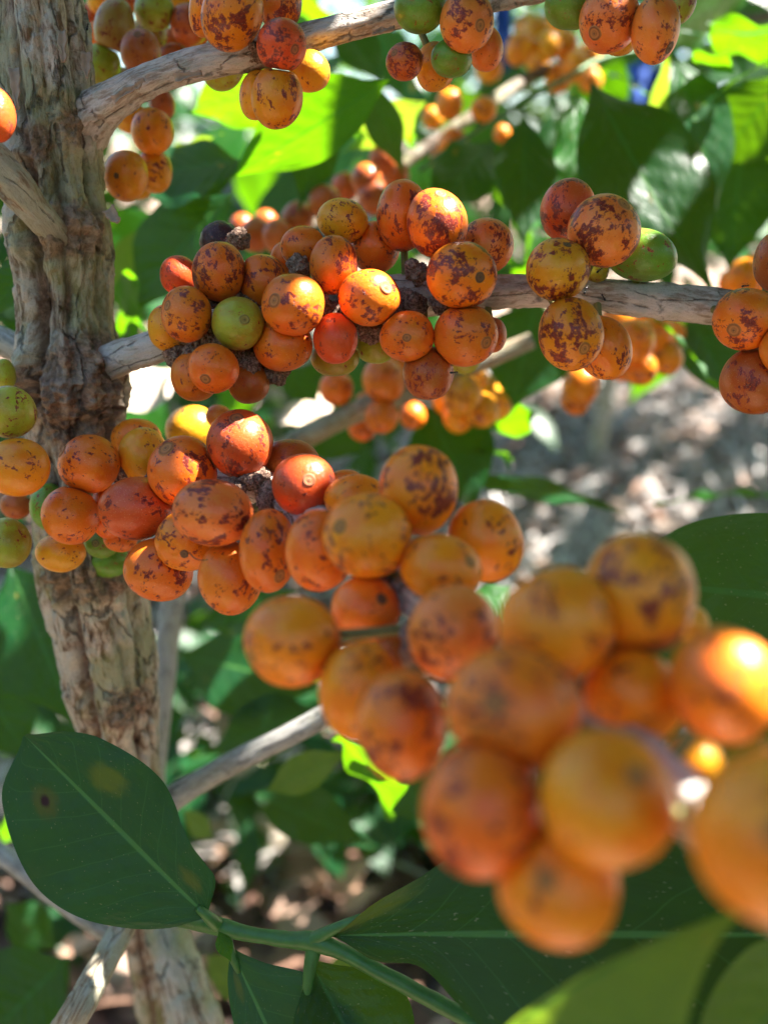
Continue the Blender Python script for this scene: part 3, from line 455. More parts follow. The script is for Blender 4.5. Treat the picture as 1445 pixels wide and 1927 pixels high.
# group | x y rx ry roll depth | calyx offset x y (0..1 of radius, '-' = not seen) | colour | blotches | label
CH = """
M|415 453 38 36 0 .228|-|D|0|shrivelled blackish cherry at the top left of the middle cluster
M|337 518 34 36 0 .226|-|R|.45|reddish cherry at the far left of the middle cluster, above the ringed speckled one
M|412 511 48 54 0 .213|-|O|.95|large orange cherry with purple blotches on its upper right, just below the blackish one
M|351 591 46 51 0 .209|-.62 .16|O|1.0|speckled cherry with pale ring scar on its left, left end of middle cluster
M|313 617 33 42 0 .221|-|Y|.2|plain yellow cherry touching the branch at the left end of the middle cluster
M|449 609 48 48 0 .209|.38 -.02|E|-.6|olive-yellow cherry with a dark ring scar, unspotted, in the middle cluster
M|498 529 46 50 -35 .216|-|O|.9|tilted orange cherry just above the olive-yellow one
M|552 573 57 56 -20 .205|-.56 -.05|O|.5|glossy orange cherry lit by the sun, ring scar on its left, in the middle cluster
M|532 650 54 50 0 .213|-|O|.25|plain orange cherry below the sunlit glossy one
M|631 637 40 48 0 .21|-|R|.5|dusty red cherry hanging above a green one in the middle cluster
M|630 675 44 34 0 .221|-|L|.1|dark olive cherry peeping out under the dusty red one
M|402 693 46 45 0 .207|-.2 -.58|O|-.2|dusty orange cherry with its scar pointing down, bottom left of the middle cluster
M|366 710 42 46 -20 .218|-|O|.1|orange cherry half hidden behind the dusty one, bottom left of middle cluster
M|469 722 38 38 0 .219|-|B|.0|brownish-orange unspotted cherry at the bottom of the middle cluster
M|571 466 42 38 0 .219|-|O|.6|orange cherry with three dark flecks above a knot of brown dirt
M|536 486 26 30 0 .228|-|O|.2|small piece of orange cherry squeezed behind the one above the brown dirt knot
M|628 498 44 53 0 .211|-|O|.95|oval orange cherry with a dark purple cap, centre of the middle cluster
M|645 416 47 40 10 .221|-|Y|.55|yellow-orange cherry with fine flecks on top of the middle cluster
M|706 466 46 47 0 .222|-|O|.6|orange cherry tucked between the yellow-orange one and the tall sun-topped pair
M|758 406 48 64 0 .219|-|O|.85|tall reddish-orange cherry directly left of the brightest sun-topped one
M|822 421 55 64 -12 .211|.1 .72|O|1.1|freckled cherry with a blazing sunlit top, highest of the middle cluster
M|916 462 49 51 0 .222|-|P|.75|pale orange cherry with dark patches at its right edge, right of the sun-topped one
M|868 518 65 60 0 .205|.48 -.28|A|1.05|large blotched cherry with a small dark hole in its scar, in the middle cluster
M|694 560 57 51 0 .208|.58 .18|O|.6|orange cherry with its upper left rim in the sun and ring scar at the right
M|766 633 50 46 0 .21|-.04 -.24|O|.3|oval orange cherry with a tiny scar, lower middle of the middle cluster
M|876 631 59 57 0 .209|.6 -.38|O|.55|round orange cherry, ring scar low on its right, under the one with the hole
M|925 631 27 34 0 .222|-|B|.5|sliver of brownish red cherry behind the right end of the middle cluster
M|806 703 46 51 0 .212|-|B|.75|brownish speckled cherry hanging lowest in the middle cluster
M|706 647 40 38 0 .225|-|L|.1|olive cherry in shadow behind the oval one with the tiny scar
M|872 674 32 30 0 .226|-|L|.0|small olive cherry peeping from behind the lower right of the middle cluster
R|1068 395 50 58 10 .22|-|R|1.1|dark mottled cherry standing behind the big mottled one above the middle branch
R|1136 434 65 66 0 .209|.42 .55|P|1.05|big round mottled cherry above the middle branch, pale scar near its top
R|1206 480 65 47 12 .222|-|G|.35|green oval cherry with a grey tip lying on the middle branch
R|1049 507 58 57 0 .207|.18 .62|Y|.85|yellow cherry with brown flecks and a black scar, sitting on the middle branch
R|1122 510 22 22 0 .224|-|E|.3|small bit of yellow cherry squeezed between branch and big mottled cherry
R|1074 629 59 66 -10 .207|.25 -.55|A|1.1|mottled cherry hanging just under the middle branch with a grey scar
R|1134 655 49 62 -25 .218|-|A|.45|plain orange cherry hanging behind the mottled one under the middle branch
E|1470 492 50 58 0 .216|-|B|.7|topmost cherry of the bunch cut by the right edge
E|1403 601 60 56 10 .208|-.62 -.5|O|.75|orange cherry at the right edge with a ring scar at its lower left
E|1420 718 62 63 0 .212|-|B|.95|brownish mottled cherry, lowest of the bunch at the right edge
E|1482 655 50 52 0 .204|-|O|.6|orange cherry at the right edge between the ringed one and the lowest
T|438 24 54 68 25 .207|-|A|1.05|large brown-mottled cherry hanging in front of the top branch
T|396 6 34 62 20 .216|-|A|.7|orange cherry behind the left side of the large mottled one at the top
T|527 5 40 50 0 .219|-|O|.95|mottled cherry cut by the top edge, right of the large mottled one
T|530 86 45 46 0 .204|.64 -.46|R|1.15|dark red-brown cherry with a grey scar, in front of the top branch
T|521 184 47 58 5 .208|-|A|.8|yellow-orange oval cherry with one dark brown patch, hanging below the top branch
T|484 180 32 46 5 .222|-|Y|.3|yellow cherry mostly hidden behind the oval one with the dark patch
T|583 135 37 38 0 .219|-|Y|.1|yellow cherry with a sunlit top just right of the oval ones under the top branch
T|420 117 41 50 15 .234|-|E|-.3|yellow-green cherry behind the top branch
T|790 12 47 46 0 .21|-.33 -.04|G|-.6|green cherry with a neat ring scar in front of the top branch
T|878 41 49 53 0 .207|.44 -.5|P|.85|orange cherry with purplish speckles and grey scar, right of the ringed green one
T|914 93 31 41 0 .222|-|P|.1|pale orange cherry half hidden behind the purplish speckled one
T|761 116 34 33 0 .212|-.6 .14|B|1.2|small dark brown cherry hanging on a stalk under the top branch
T|819 126 36 45 0 .219|-|Y|.1|bright yellow cherry between the small dark one and the green one
T|849 110 38 33 0 .212|.86 .18|G|-.1|small green cherry hanging on a stalk under the top branch
T|1072 12 46 42 0 .217|-|G|-.2|yellow-green cherry at the top edge, leftmost of the upper right bunch
T|1145 38 54 57 20 .208|-.6 -.66|P|.75|pale orange cherry with brown flecks in the upper right bunch
T|1233 55 43 59 0 .207|.5 -.78|P|.65|pinkish cherry with a black tip, hanging in the upper right bunch
T|1280 8 27 38 15 .22|-|L|.9|dark-spotted cherry at the right end of the upper right bunch
T|1165 78 30 25 0 .223|-|Y|.0|yellow cherry showing below the pale flecked one of the upper right bunch
T|-8 217 36 49 0 .2|-|R|.5|red cherry in full sun cut by the left edge beside the trunk
L|216 50 34 50 15 .262|-|K|.5|long olive-brown cherry right beside the trunk at the top left
L|291 20 36 34 0 .268|-.3 .35|E|.5|olive-yellow cherry with a ring scar near the top edge, right of the long olive-brown one
L|356 46 35 36 0 .27|.45 .2|B|.5|brown-orange cherry at the right of the upper left bunch
L|282 64 32 31 0 .28|-|K|.7|brownish cherry between the long one and the round brown-orange one, upper left
L|266 98 36 41 0 .256|.05 .42|B|.5|reddish-brown cherry with a pale ring scar in the upper left bunch
L|192 122 35 37 0 .265|-|L|.25|dark olive-green cherry against the trunk, upper left
L|185 68 30 24 0 .285|-|O|.0|sunlit orange cherry between the trunk and the long olive-brown one
L|176 32 24 26 0 .292|-|B|.5|dull red cherry behind the sunlit one next to the trunk
L|192 2 26 25 0 .285|-|Y|.3|yellow cherry at the top edge right beside the trunk
L|338 -2 34 33 0 .285|-|Y|.4|yellow cherry at the top edge behind the brown-orange one
L|240 2 22 22 0 .295|-|B|.4|brown cherry at the top edge behind the long olive-brown one
L|328 110 30 26 0 .275|-|B|.3|purplish-brown cherry just above the pale top branch, upper left
L|325 80 27 25 0 .292|-|B|.1|dull orange cherry in shade behind the upper left bunch, between its lower fruits
L|374 84 27 25 0 .295|-|O|.1|orange cherry behind the right end of the upper left bunch
L|232 150 24 22 0 .275|-|K|.4|small brown cherry directly above the pale top branch near the trunk
L|306 198 24 28 0 .275|-|B|.4|brown-red cherry just below the pale top branch, upper left
L|287 247 38 41 0 .258|-|A|.4|dull yellow-orange cherry, uppermost big one of the bunch under the top branch
L|248 222 31 27 0 .272|-|Y|.1|yellow cherry behind, between the pale branch and the bunch right of the trunk
L|238 331 39 45 10 .252|-.2 -.3|A|-.2|yellow-orange cherry with one dark dot, lowest of the bunch right of the trunk
L|291 323 34 39 -10 .265|-|A|.65|yellow-orange cherry with dark specks, right of the one with a dark dot
L|262 352 24 22 0 .278|-|Y|.1|sliver of yellow cherry under the pair right of the trunk
W|17 776 50 48 0 .212|-|E|.5|yellow cherry peppered with small black specks at the left edge
W|34 880 58 53 -5 .209|-|A|.15|big yellow-orange oval cherry at the left edge below the black-specked one
W|8 706 21 30 0 .225|-|E|.0|small yellow-green cherry at the left edge above the black-specked one
W|12 1022 44 46 0 .22|-|L|.1|olive-green cherry at the left edge, lowest there
W|32 950 29 26 0 .262|-|B|.1|dim brown cherry in shade behind the left edge pair
W|115 1040 44 36 0 .231|-|Y|.0|small plain yellow cherry at the lower left of the lower cluster
W|93 953 33 43 0 .243|-|G|.1|dark green cherry behind the left end of the lower cluster
W|133 971 51 54 -25 .22|-|O|.35|orange oval cherry at the left end of the lower cluster, a few dark dots
W|168 873 56 54 0 .222|-.76 .42|O|.35|round orange cherry in front of the trunk, upper left of the lower cluster
W|192 1020 32 30 0 .24|-.1 -.05|G|-.4|bright green cherry with a dark ring scar under the lower cluster
W|205 1056 39 31 0 .25|-|G|-.2|plain green cherry hanging lowest under the left of the lower cluster
W|205 963 34 50 0 .229|-|O|.1|orange cherry tucked behind the red-speckled one on its left
W|228 1012 31 27 0 .234|-|O|.3|small orange cherry beneath the red-speckled one
W|257 957 69 57 -8 .214|-|R|.65|wide red-speckled cherry in the left half of the lower cluster
W|258 826 46 38 0 .236|-|A|.1|brownish-orange cherry at the very back of the lower cluster, against the white glare
W|270 857 44 53 0 .228|-|Y|.2|yellow-orange cherry behind the one with a grey scar
W|344 887 62 66 0 .211|-.36 .64|O|.8|orange cherry with purple flecks and a grey round scar near its top
W|362 810 49 46 -10 .264|-|Y|.25|yellow cherry glowing in full sun on top of the lower cluster
W|452 835 60 63 0 .21|.0 .72|R|.9|red and orange cherry with a purple patch and ring scar on its top
W|412 784 24 22 0 .245|-|P|.0|tiny pale piece of cherry behind the glowing yellow one
W|402 965 75 61 5 .193|-|P|1.0|wide cherry with a large purple blotch at the centre of the lower cluster
W|352 1018 57 58 -30 .206|.1 -.4|A|.6|cherry with a dark sunken scar and dry thread, under the large purple-blotched one
W|299 1072 63 58 15 .209|-|O|.75|oval orange cherry with dark flecks hanging below the lower cluster
W|433 1088 58 67 -5 .197|-|O|.5|orange cherry with four purple dots, hanging beneath the lower cluster
W|547 870 54 43 0 .217|-|B|.2|brownish cherry behind the bright red one
W|572 912 57 57 0 .196|.25 .12|R|-.4|bright red-topped cherry with a round scar in the lower cluster
W|505 1036 53 76 0 .188|.5 -.62|O|.5|long orange cherry right of the one with four purple dots
W|650 902 32 18 0 .215|-|O|.4|thin slice of cherry behind the bright red one
F|672 940 60 47 0 .19|-|A|.1|soft orange cherry behind the blurred ones, right of the bright red one
F|600 1036 63 75 0 .176|-|O|.3|blurred orange cherry with a pinkish sheen, left of the one with a dark stroke
F|692 1008 83 77 0 .158|-.62 .24|A|.45|blurred cherry with a dark diagonal stroke and round scar
F|787 922 71 85 5 .165|-|A|.75|blurred cherry with purple marks standing highest in the foreground cluster
F|913 1017 69 76 -20 .168|-|A|.25|blurred orange cherry at the upper right of the far half of the foreground cluster
F|828 1068 76 62 10 .156|.72 .25|A|.2|blurred wide cherry with a grey scar on its right edge
F|687 1145 63 60 0 .16|.52 .38|O|-.1|small blurred red-orange cherry with a dark round scar in the gap of the foreground cluster
F|550 1206 90 83 0 .143|-.82 -.3|A|.5|large blurred cherry with brown freckles at the left of the foreground cluster
F|678 1300 77 92 0 .138|-|A|.4|blurred cherry with one dark stroke, behind the one with a dark red band
F|754 1364 84 100 0 .124|-|O|.85|blurred cherry with a dark red band, lowest left of the foreground cluster
F|853 1190 84 88 0 .139|-|P|.6|blurred pinkish-mottled cherry at the middle of the foreground cluster
F|740 1235 44 42 0 .155|-|B|.0|dim cherry sunk in the dark gap of the foreground cluster
F|1045 1175 104 108 20 .118|-|A|.4|large blurred cherry with a red blotch, right of the pinkish-mottled one
F|1204 1118 100 112 0 .12|-|A|.8|large blurred cherry with a brown-red patch, top right of the foreground cluster
F|966 1335 121 114 0 .106|-.4 .28|O|.5|very large blurred cherry with a greenish scar and dark purple mark
F|1193 1312 89 88 0 .118|-|A|.45|blurred cherry with a black fleck, between the patched one and the sunlit one
F|1362 1290 97 107 0 .108|-|O|.3|big blurred cherry with the sun burning on its right side
F|1303 1434 57 50 0 .128|-|Y|.0|glowing yellow cherry half hidden under the big sun-struck one
F|903 1523 110 119 0 .104|-|O|.75|very large blurred cherry with purple blotches, lower left of the near end
F|1141 1503 122 124 0 .097|.27 .57|A|-.1|very large plain blurred cherry with a brown scar, middle of the near end
F|1050 1665 109 108 0 .102|-.36 .42|A|.25|blurred cherry hanging lowest of all, below the plain one
F|1465 1572 152 160 0 .084|-.34 .32|A|-.4|nearest cherry, hugely blurred, cut by the right edge
F|1302 1175 30 34 0 .14|-|Y|.1|small yellow piece of cherry behind the sun-struck one
"""
GN = {'M': 'cherries of the middle cluster', 'R': 'cherries on the right part of the middle branch', 'E': 'cherries at the right edge', 'T': 'cherries on the top branch',
      'L': 'cherries behind the trunk at the upper left', 'W': 'cherries of the lower cluster', 'F': 'blurred cherries of the foreground cluster'}
cher = []
for ln in CH.strip().split('\n'):
    g, a, e, c, bl, lab = ln.split('|'); x, y, rx, ry, ro, d = map(float, a.split())
    cher.append(dict(g=g, x=x, y=y, rx=rx, ry=ry, roll=ro, d=d, e=None if e == '-' else tuple(map(float, e.split())), c=c, b=float(bl), lab=lab))
def crad(c): return (c['rx'] + c['ry']) / 2 * c['d'] / F
# nudge fruits that would sink into each other apart along their own lines of sight, keeping who is in front
for it in range(60):
    mv = 0
    for i in range(len(cher)):
        for j in range(i + 1, len(cher)):
            A, B = cher[i], cher[j]
            if abs(A['x'] - B['x']) > 260 or abs(A['y'] - B['y']) > 260: continue
            ra, rb = crad(A), crad(B); gap = (ra + rb) * .885 - (P(A['x'], A['y'], A['d']) - P(B['x'], B['y'], B['d'])).length
            if gap > 0:
                f, b = (A, B) if A['d'] <= B['d'] else (B, A); s = min(gap, .0012) * .35; f['d'] -= s * .6; b['d'] += s; mv += 1
    if not mv: break

branch_pts = []
for pts in ([(x, y, d) for x, y, d in [(200, 200, .224), (350, 128, .222), (470, 98, .222), (540, 80, .222), (640, 55, .222), (800, 20, .223), (1000, -18, .224), (1250, -55, .225)]],
            [(240, 668, .236), (300, 650, .232), (400, 612, .228), (520, 575, .227), (650, 555, .226), (780, 553, .226), (900, 550, .226), (1020, 548, .226), (1110, 552, .227), (1200, 562, .228), (1330, 576, .229), (1445, 588, .23)],
            [(130, 890, .26), (200, 905, .25), (330, 920, .233), (480, 915, .219), (620, 1000, .19), (760, 1110, .165), (930, 1230, .14), (1100, 1340, .122), (1260, 1480, .108), (1400, 1620, .098)]):
    for i in range(len(pts) - 1):
        for k in range(8):
            t = k / 8; branch_pts.append(P(*[pts[i][q] * (1 - t) + pts[i + 1][q] * t for q in range(3)]))

def make_sphere(nu=40, nv=26):
    vs = [(0, 0, 1)]; fs = []
    for i in range(1, nv):
        th = math.pi * i / nv
        for j in range(nu):
            a = 2 * math.pi * j / nu; vs.append((math.sin(th) * math.cos(a), math.sin(th) * math.sin(a), math.cos(th)))
    vs.append((0, 0, -1))
    for j in range(nu): fs.append((0, 1 + j, 1 + (j + 1) % nu)); k = 1 + (nv - 2) * nu; fs.append((k + (j + 1) % nu, k + j, len(vs) - 1))
    for i in range(nv - 2):
        for j in range(nu):
            a = 1 + i * nu + j; b = 1 + i * nu + (j + 1) % nu; fs.append((a, a + nu, b + nu, b))
    return vs, fs
SPH, SPF = make_sphere(); SPHL, SPFL = make_sphere(20, 14)

def calyx_mesh(M3, rs, sd):
    "raised ring scar, in the fruit's own local space, sitting on the pole"
    prof = [(0, .012), (.10, .012), (.16, .028), (.22, .012), (.34, .004), (.48, .010), (.62, .014), (.76, .038), (.88, .030), (1.0, .002), (1.12, -.02)]
    n = 28; vs = []; at = []; fs = []
    for i, (r, h) in enumerate(prof):
        for j in range(n):
            a = 2 * math.pi * j / n; rj = r * rs * (1 + .07 * N3(math.cos(a) * 1.5 + sd, math.sin(a) * 1.5, 0))
            x, y = rj * math.cos(a), rj * math.sin(a); z = math.sqrt(max(0, 1 - rj * rj)); u = Vector((x, y, z))
            u = u * shape_k(u, sd); vs.append(M3 @ (u * (1 + h * rs * 3.2 * (1 + .5 * N3(r * 3, a, sd))))); at.append((math.cos(a) * r, math.sin(a) * r, 0))
    for i in range(len(prof) - 1):
        for j in range(n): fs.append((i * n + j, (i + 1) * n + j, (i + 1) * n + (j + 1) % n, i * n + (j + 1) % n))
    return mesh('calyx_scar', vs, fs, attrs={'dir': at})
def shape_k(u, sd):
    k = 1 - .06 * max(0, u.z) ** 7 - .03 * max(0, -u.z) ** 6
    k += .04 * N3(u.x * .9 + sd, u.y * .9, u.z * .9) + .006 * N3(u.x * 3 + sd, u.y * 3, u.z * 1.5)
    k += .02 * (u.x * u.x * u.y * u.y) * 2
    return k
def cherry(c, i, low=False):
    C = P(c['x'], c['y'], c['d']); s = c['d'] / F * 1.035; rx, ry = c['rx'] * s, c['ry'] * s; sd = i * 1.37
    rot = CR @ Matrix.Rotation(-R(c['roll']), 3, 'Z'); rm = (rx + ry) / 2
    near = min(branch_pts, key=lambda q: (q - C).length) if not low else None
    if c['e']:
        ex, ey = c['e']; ez = math.sqrt(max(.02, 1 - ex * ex - ey * ey)); n = W((ex, ey, ez)); rz = rm * 1.06
        vis = True
    else:
        # the scar faces away from the branch, turned from the viewer
        if near is not None and (near - C).length > .001: v = (C - near); v = CR.transposed() @ v; v.z = 0
        else: v = Vector((random.uniform(-1, 1), random.uniform(-1, .3), 0))
        if v.length < 1e-6: v = Vector((0, -1, 0))
        v.normalize(); n = W((v.x * .93, v.y * .93, -.35)); rz = rm; vis = False
    n.normalize(); Q = n.to_track_quat('Z', 'Y').to_matrix()
    Mw = rot @ Matrix.Diagonal((rx, ry, rz)) @ rot.transposed(); M3 = Q.transposed() @ Mw @ Q
    S, Fc = (SPHL, SPFL) if low else (SPH, SPF)
    wr_ = .07 if c['c'] == 'D' else (.035 if 'sunken' in c['lab'] else 0)
    vs = [M3 @ (Vector(u) * (shape_k(Vector(u), sd) - wr_ * abs(N3(u[0] * 4 + sd, u[1] * 4, u[2] * 1.5)) * 2)) for u in S]
    # fruits pressed together flatten where they touch
    for q in ([] if low else cher):
        if q is c or abs(q['x'] - c['x']) > 260 or abs(q['y'] - c['y']) > 260: continue
        C2 = P(q['x'], q['y'], q['d']); D = C2 - C; dl = D.length; ra, rb = crad(c) * 1.035, crad(q) * 1.035
        if dl > ra + rb or dl < 1e-5: continue
        lim = ra + (dl - ra - rb) * .5; dn_ = (Q.transposed() @ D) / dl
        for k_, v_ in enumerate(vs):
            e_ = v_.dot(dn_) - lim * .97
            if e_ > 0: vs[k_] = v_ - dn_ * e_ * .9
    o = obj('coffee_cherry', mesh('coffee_cherry', vs, Fc, attrs={'dir': S}), M_CHERRY)
    o.location = C; o.rotation_euler = Q.to_euler(); col = CC[c['c']]; j = random.uniform(.9, 1.08)
    o.color = (min(col[0] * j, 1), col[1] * random.uniform(.9, 1.1), col[2], c['b'] + (.08 if c['g'] == 'F' else 0))
    if c['g'] == 'F': o.color = (min(1, o.color[0] * 1.18), o.color[1] * 1.13, o.color[2], o.color[3])  # foreground fruit colour lifted to stand in for bounced light
    o['label'] = c['lab']; o['category'] = 'coffee cherry'; o['group'] = c['grp']
    if vis and not low:
        rs = random.uniform(.20, .27) if c['g'] != 'F' else .19
        if 'tiny scar' in c['lab'] or 'small dark hole' in c['lab']: rs = .17
        if any(q in c['lab'] for q in ('dark dot', 'sunken', 'black scar')): rs = .13
        k = obj('calyx_scar', calyx_mesh(M3, rs, sd), M_CALYX, o); dark = any(q in c['lab'] for q in ('dark hole', 'black scar', 'black tip', 'dark dot', 'dark sunken', 'dark round', 'black'))
        k.color = (col[0], col[1], col[2], 0.0 if dark else 1.0)
    if near is not None:
        dv = near - C
        if rm * .9 < dv.length < rm * 4.5:
            a = C + dv.normalized() * rm * .88; pts = [Q.transposed() @ (a - C), Q.transposed() @ (a.lerp(near, .5) - C + Vector((0, 0, -.0003))), Q.transposed() @ (near - C)]
            tube('stalk', pts, [.0009, .0008, .0011], M_STALK, 10, .0008, None, parent=o)
    return o
for i, c in enumerate(cher):
    c['grp'] = GN[c['g']]; cherry(c, i)

# background bunches, softly out of focus
BG = [
 ('bunch on the brown branch behind the middle cluster', 'blurred orange cherry on the brown branch seen under the middle cluster', 'O', [(633, 731, 31, .36), (718, 784, 31, .35), (722, 716, 40, .35), (776, 782, 25, .39), (682, 802, 26, .38), (745, 690, 32, .38), (690, 760, 20, .40)]),
 ('bunch below the right end of the middle cluster', 'blurred golden cherry in the shaded bunch right below the middle cluster', 'Y', [(870, 742, 36, .37), (906, 772, 32, .38), (934, 764, 27, .40), (862, 786, 29, .39), (886, 716, 30, .40), (842, 752, 29, .40), (915, 735, 28, .42)]),
 ('bunch under the right part of the middle branch', 'blurred golden-brown cherry in the bunch behind and below the right part of the middle branch', 'A', [(1190, 642, 40, .36), (1230, 632, 34, .38), (1253, 672, 31, .38), (1204, 690, 31, .37), (1162, 602, 32, .40), (1262, 628, 26, .42), (1225, 600, 30, .42), (1092, 724, 34, .42), (1082, 752, 26, .43), (1170, 690, 26, .43)]),
 ('bunch behind the right edge of the middle branch', 'blurred golden cherry just above the middle branch at the right edge', 'A', [(1400, 522, 32, .38), (1378, 534, 26, .40), (1440, 536, 28, .40), (1420, 500, 22, .42)]),
 ('bunch behind the top of the middle cluster', 'blurred red-brown cherry in the row behind the top of the middle cluster', 'B', [(722, 300, 27, .40), (690, 337, 28, .38), (650, 352, 25, .40), (612, 382, 31, .36), (560, 411, 30, .37), (524, 446, 29, .36), (482, 442, 29, .37), (455, 430, 25, .39), (704, 372, 30, .38), (744, 332, 26, .42), (500, 420, 24, .41)]),
 ('cherries on the far thin branch', 'blurred orange cherry on the far thin branch left of the big dark leaf', 'A', [(845, 196, 25, .43), (910, 206, 24, .43), (814, 222, 20, .46), (852, 272, 27, .44), (944, 252, 16, .50), (830, 300, 20, .46)]),
 ('yellow cherries far back at the top', 'far blurred yellow cherry near the top edge between the two upper bunches', 'Y', [(920, 130, 24, .54), (978, 92, 27, .50), (1008, 58, 25, .52), (1030, 86, 26, .50), (1062, 84, 25, .51), (1082, 126, 27, .50), (1108, 104, 22, .54), (1050, 148, 26, .52), (1012, 120, 22, .55), (990, 48, 20, .56), (1110, 150, 22, .55), (1045, 40, 20, .56)]),
]
for grp, lab, cc, lst in BG:
    for j, (x, y, r, d) in enumerate(lst):
        cherry(dict(g='B', x=x, y=y, rx=r, ry=r * random.uniform(1.0, 1.15), roll=random.uniform(-30, 30), d=d, e=None, c=cc, b=random.uniform(.1, .8), lab=lab, grp=grp), 200 + j * 7 + len(lab), low=True)

# dry thread at the sunken scar
a = [P(357, 1040, .194), P(366, 1050, .191), P(378, 1054, .189), P(392, 1053, .188)]
tube('dry_thread', a, [.00012, .0001, .0001, .00006], M_THREAD, 8, .0006, None, kw={'label': 'thin dry curved thread sticking out of the sunken cherry scar', 'category': 'thread'})

# ants
def ant(x, y, d, ang, s=1.0):
    bm = bmesh.new(); k = .00042 * s
    for cx, rx, rr in ((-1.5, .95, .62), (0, .7, .36), (1.15, .5, .45)):
        r = bmesh.ops.create_uvsphere(bm, u_segments=12, v_segments=8, radius=1)
        for v in r['verts']: v.co = Vector((v.co.x * rx + cx, v.co.y * rr, v.co.z * rr + .45)) * k
    def bar(p, q, w_):
        p, q = Vector(p) * k, Vector(q) * k; t = (q - p).normalized(); u = t.orthogonal().normalized(); v = t.cross(u); ring = []
        for e in (p, q): ring.append([bm.verts.new(e + (u * math.cos(a) + v * math.sin(a)) * w_ * k) for a in (0, 2.1, 4.2)])
        for m in range(3): bm.faces.new((ring[0][m], ring[0][(m + 1) % 3], ring[1][(m + 1) % 3], ring[1][m]))
    for sgn in (-1, 1):
        for fx, dx in ((.5, 1.1), (0, .1), (-.4, -1.2)):
            bar((fx, sgn * .3, .4), (fx + dx * .5, sgn * 1.1, .9), .09); bar((fx + dx * .5, sgn * 1.1, .9), (fx + dx, sgn * 1.7, 0), .07)
        bar((1.5, sgn * .15, .55), (2.1, sgn * .5, .8), .06); bar((2.1, sgn * .5, .8), (2.7, sgn * .45, .5), .05)
    me = bpy.data.meshes.new('ant'); bm.to_mesh(me); bm.free(); o = obj('ant', me, M_ANT); return o
AN = [(1101, 546, .2185, 70, 'tiny black ant on the middle branch, left of the pair there'), (1134, 559, .2185, 120, 'tiny black ant on the middle branch under the big mottled cherry'), (1128, 508, .2165, 40, 'tiny black ant in front of the bit of yellow cherry squeezed above the branch'),
      (855, 701, .208, 5, 'tiny black ant beside the lowest brownish cherry of the middle cluster'), (1402, 538, .222, 10, 'tiny black ant on the top of the middle branch near the right edge'), (166, 50, .226, 80, 'tiny black ant on the trunk edge at the upper left')]
a0 = ant(0, 0, 0, 0)
for i, (x, y, d, ang, lab) in enumerate(AN):
    o = a0 if i == 0 else a0.copy()
    if i: COL.objects.link(o)
    o.location = P(x, y, d); o.rotation_euler = (CR @ Matrix.Rotation(R(ang), 3, 'Z')).to_euler(); o['label'] = lab; o['category'] = 'ant'; o['group'] = 'ants on the branches'

# ---------------------------------------------------------------- neighbouring coffee bush whose branch carries the far fruit
far = obj('coffee_bush', None, label='neighbouring coffee bush with thin branches of blurred fruit behind the big dark leaf', category='coffee bush')
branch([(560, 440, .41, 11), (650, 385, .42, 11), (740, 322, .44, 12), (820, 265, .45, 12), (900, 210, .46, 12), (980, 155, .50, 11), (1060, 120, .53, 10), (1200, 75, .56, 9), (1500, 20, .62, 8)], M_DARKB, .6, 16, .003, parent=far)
branch([(790, 320, .42, 5), (870, 262, .43, 5), (960, 205, .44, 5), (1060, 150, .45, 5), (1150, 105, .46, 5), (1300, 85, .47, 5)], M_TWIG, .3, 12, .003, parent=far)

# ---------------------------------------------------------------- ground
def ground_z(x, y): return .05 * N3(x * .5, y * .5, 3) + .025 * N3(x * 2, y * 2, 1) + .05 * max(0, y - 2.0)
def build_ground():
    xs = np.concatenate([np.linspace(-40, -3, 14), np.linspace(-2.8, 2.8, 90), np.linspace(3, 40, 14)]); ys = np.concatenate([np.linspace(-30, -2, 10), np.linspace(-1.8, 5, 110), np.linspace(5.5, 60, 20)])
    vs = [(x, y, ground_z(x, y)) for y in ys for x in xs]; n = len(xs)
    fs = [(i * n + j, i * n + j + 1, (i + 1) * n + j + 1, (i + 1) * n + j) for i in range(len(ys) - 1) for j in range(n - 1)]
    m = NT('soil'); v = m.n('TexCoord').outputs['Object']
    a = m.noise(v, 12, 6, .7); b = m.noise(v, 2.0, 3)
    col = m.mix(m.ramp(a, .3, .7), (.12, .07, .045, 1), (.36, .24, .17, 1)); col = m.mix(m.math('MULTIPLY', m.ramp(b, .45, .6), .6), col, (.24, .21, .18, 1))
    m.set(m.b.inputs['Base Color'], col); m.b.inputs['Roughness'].default_value = .95; m.set(m.b.inputs['Normal'], m.bump(a, .02, 1))
    obj('ground', mesh('ground', vs, fs), m.m, kind='structure')
build_ground()

def litter_material(name, a, b_, c_, rough=.7):
    m = NT(name); v = m.n('NewGeometry').outputs['Random Per Island']
    x = m.n('ValToRGB', {0: v}); cr = x.color_ramp; cr.elements[0].color = c4(a); cr.elements[1].color = c4(c_); e = cr.elements.new(.5); e.color = c4(b_)
    m.set(m.b.inputs['Base Color'], x.outputs[0]); m.b.inputs['Roughness'].default_value = rough; return m.m
M_LIT = litter_material('dead_leaf_litter', (.09, .04, .025), (.22, .12, .08), (.45, .32, .25))
M_STRAW = litter_material('dry_grass', (.16, .14, .13), (.36, .32, .30), (.66, .61, .58), .6)
def bent_leaf(vs, fs, c, L, S, Nn, ln, wd, curl, n=4):
    k = len(vs)
    for i in range(n + 1):
        t = i / n; w_ = wd * math.sin(math.pi * (.06 + .9 * t)); z = curl * ln * math.sin(t * 3)
        p = c + L * ln * (t - .5) + Nn * z
        vs.append(p - S * w_ + Nn * w_ * .5); vs.append(p); vs.append(p + S * w_ + Nn * w_ * .5)
    for i in range(n):
        a = k + i * 3; fs.append((a, a + 1, a + 4, a + 3)); fs.append((a + 1, a + 2, a + 5, a + 4))
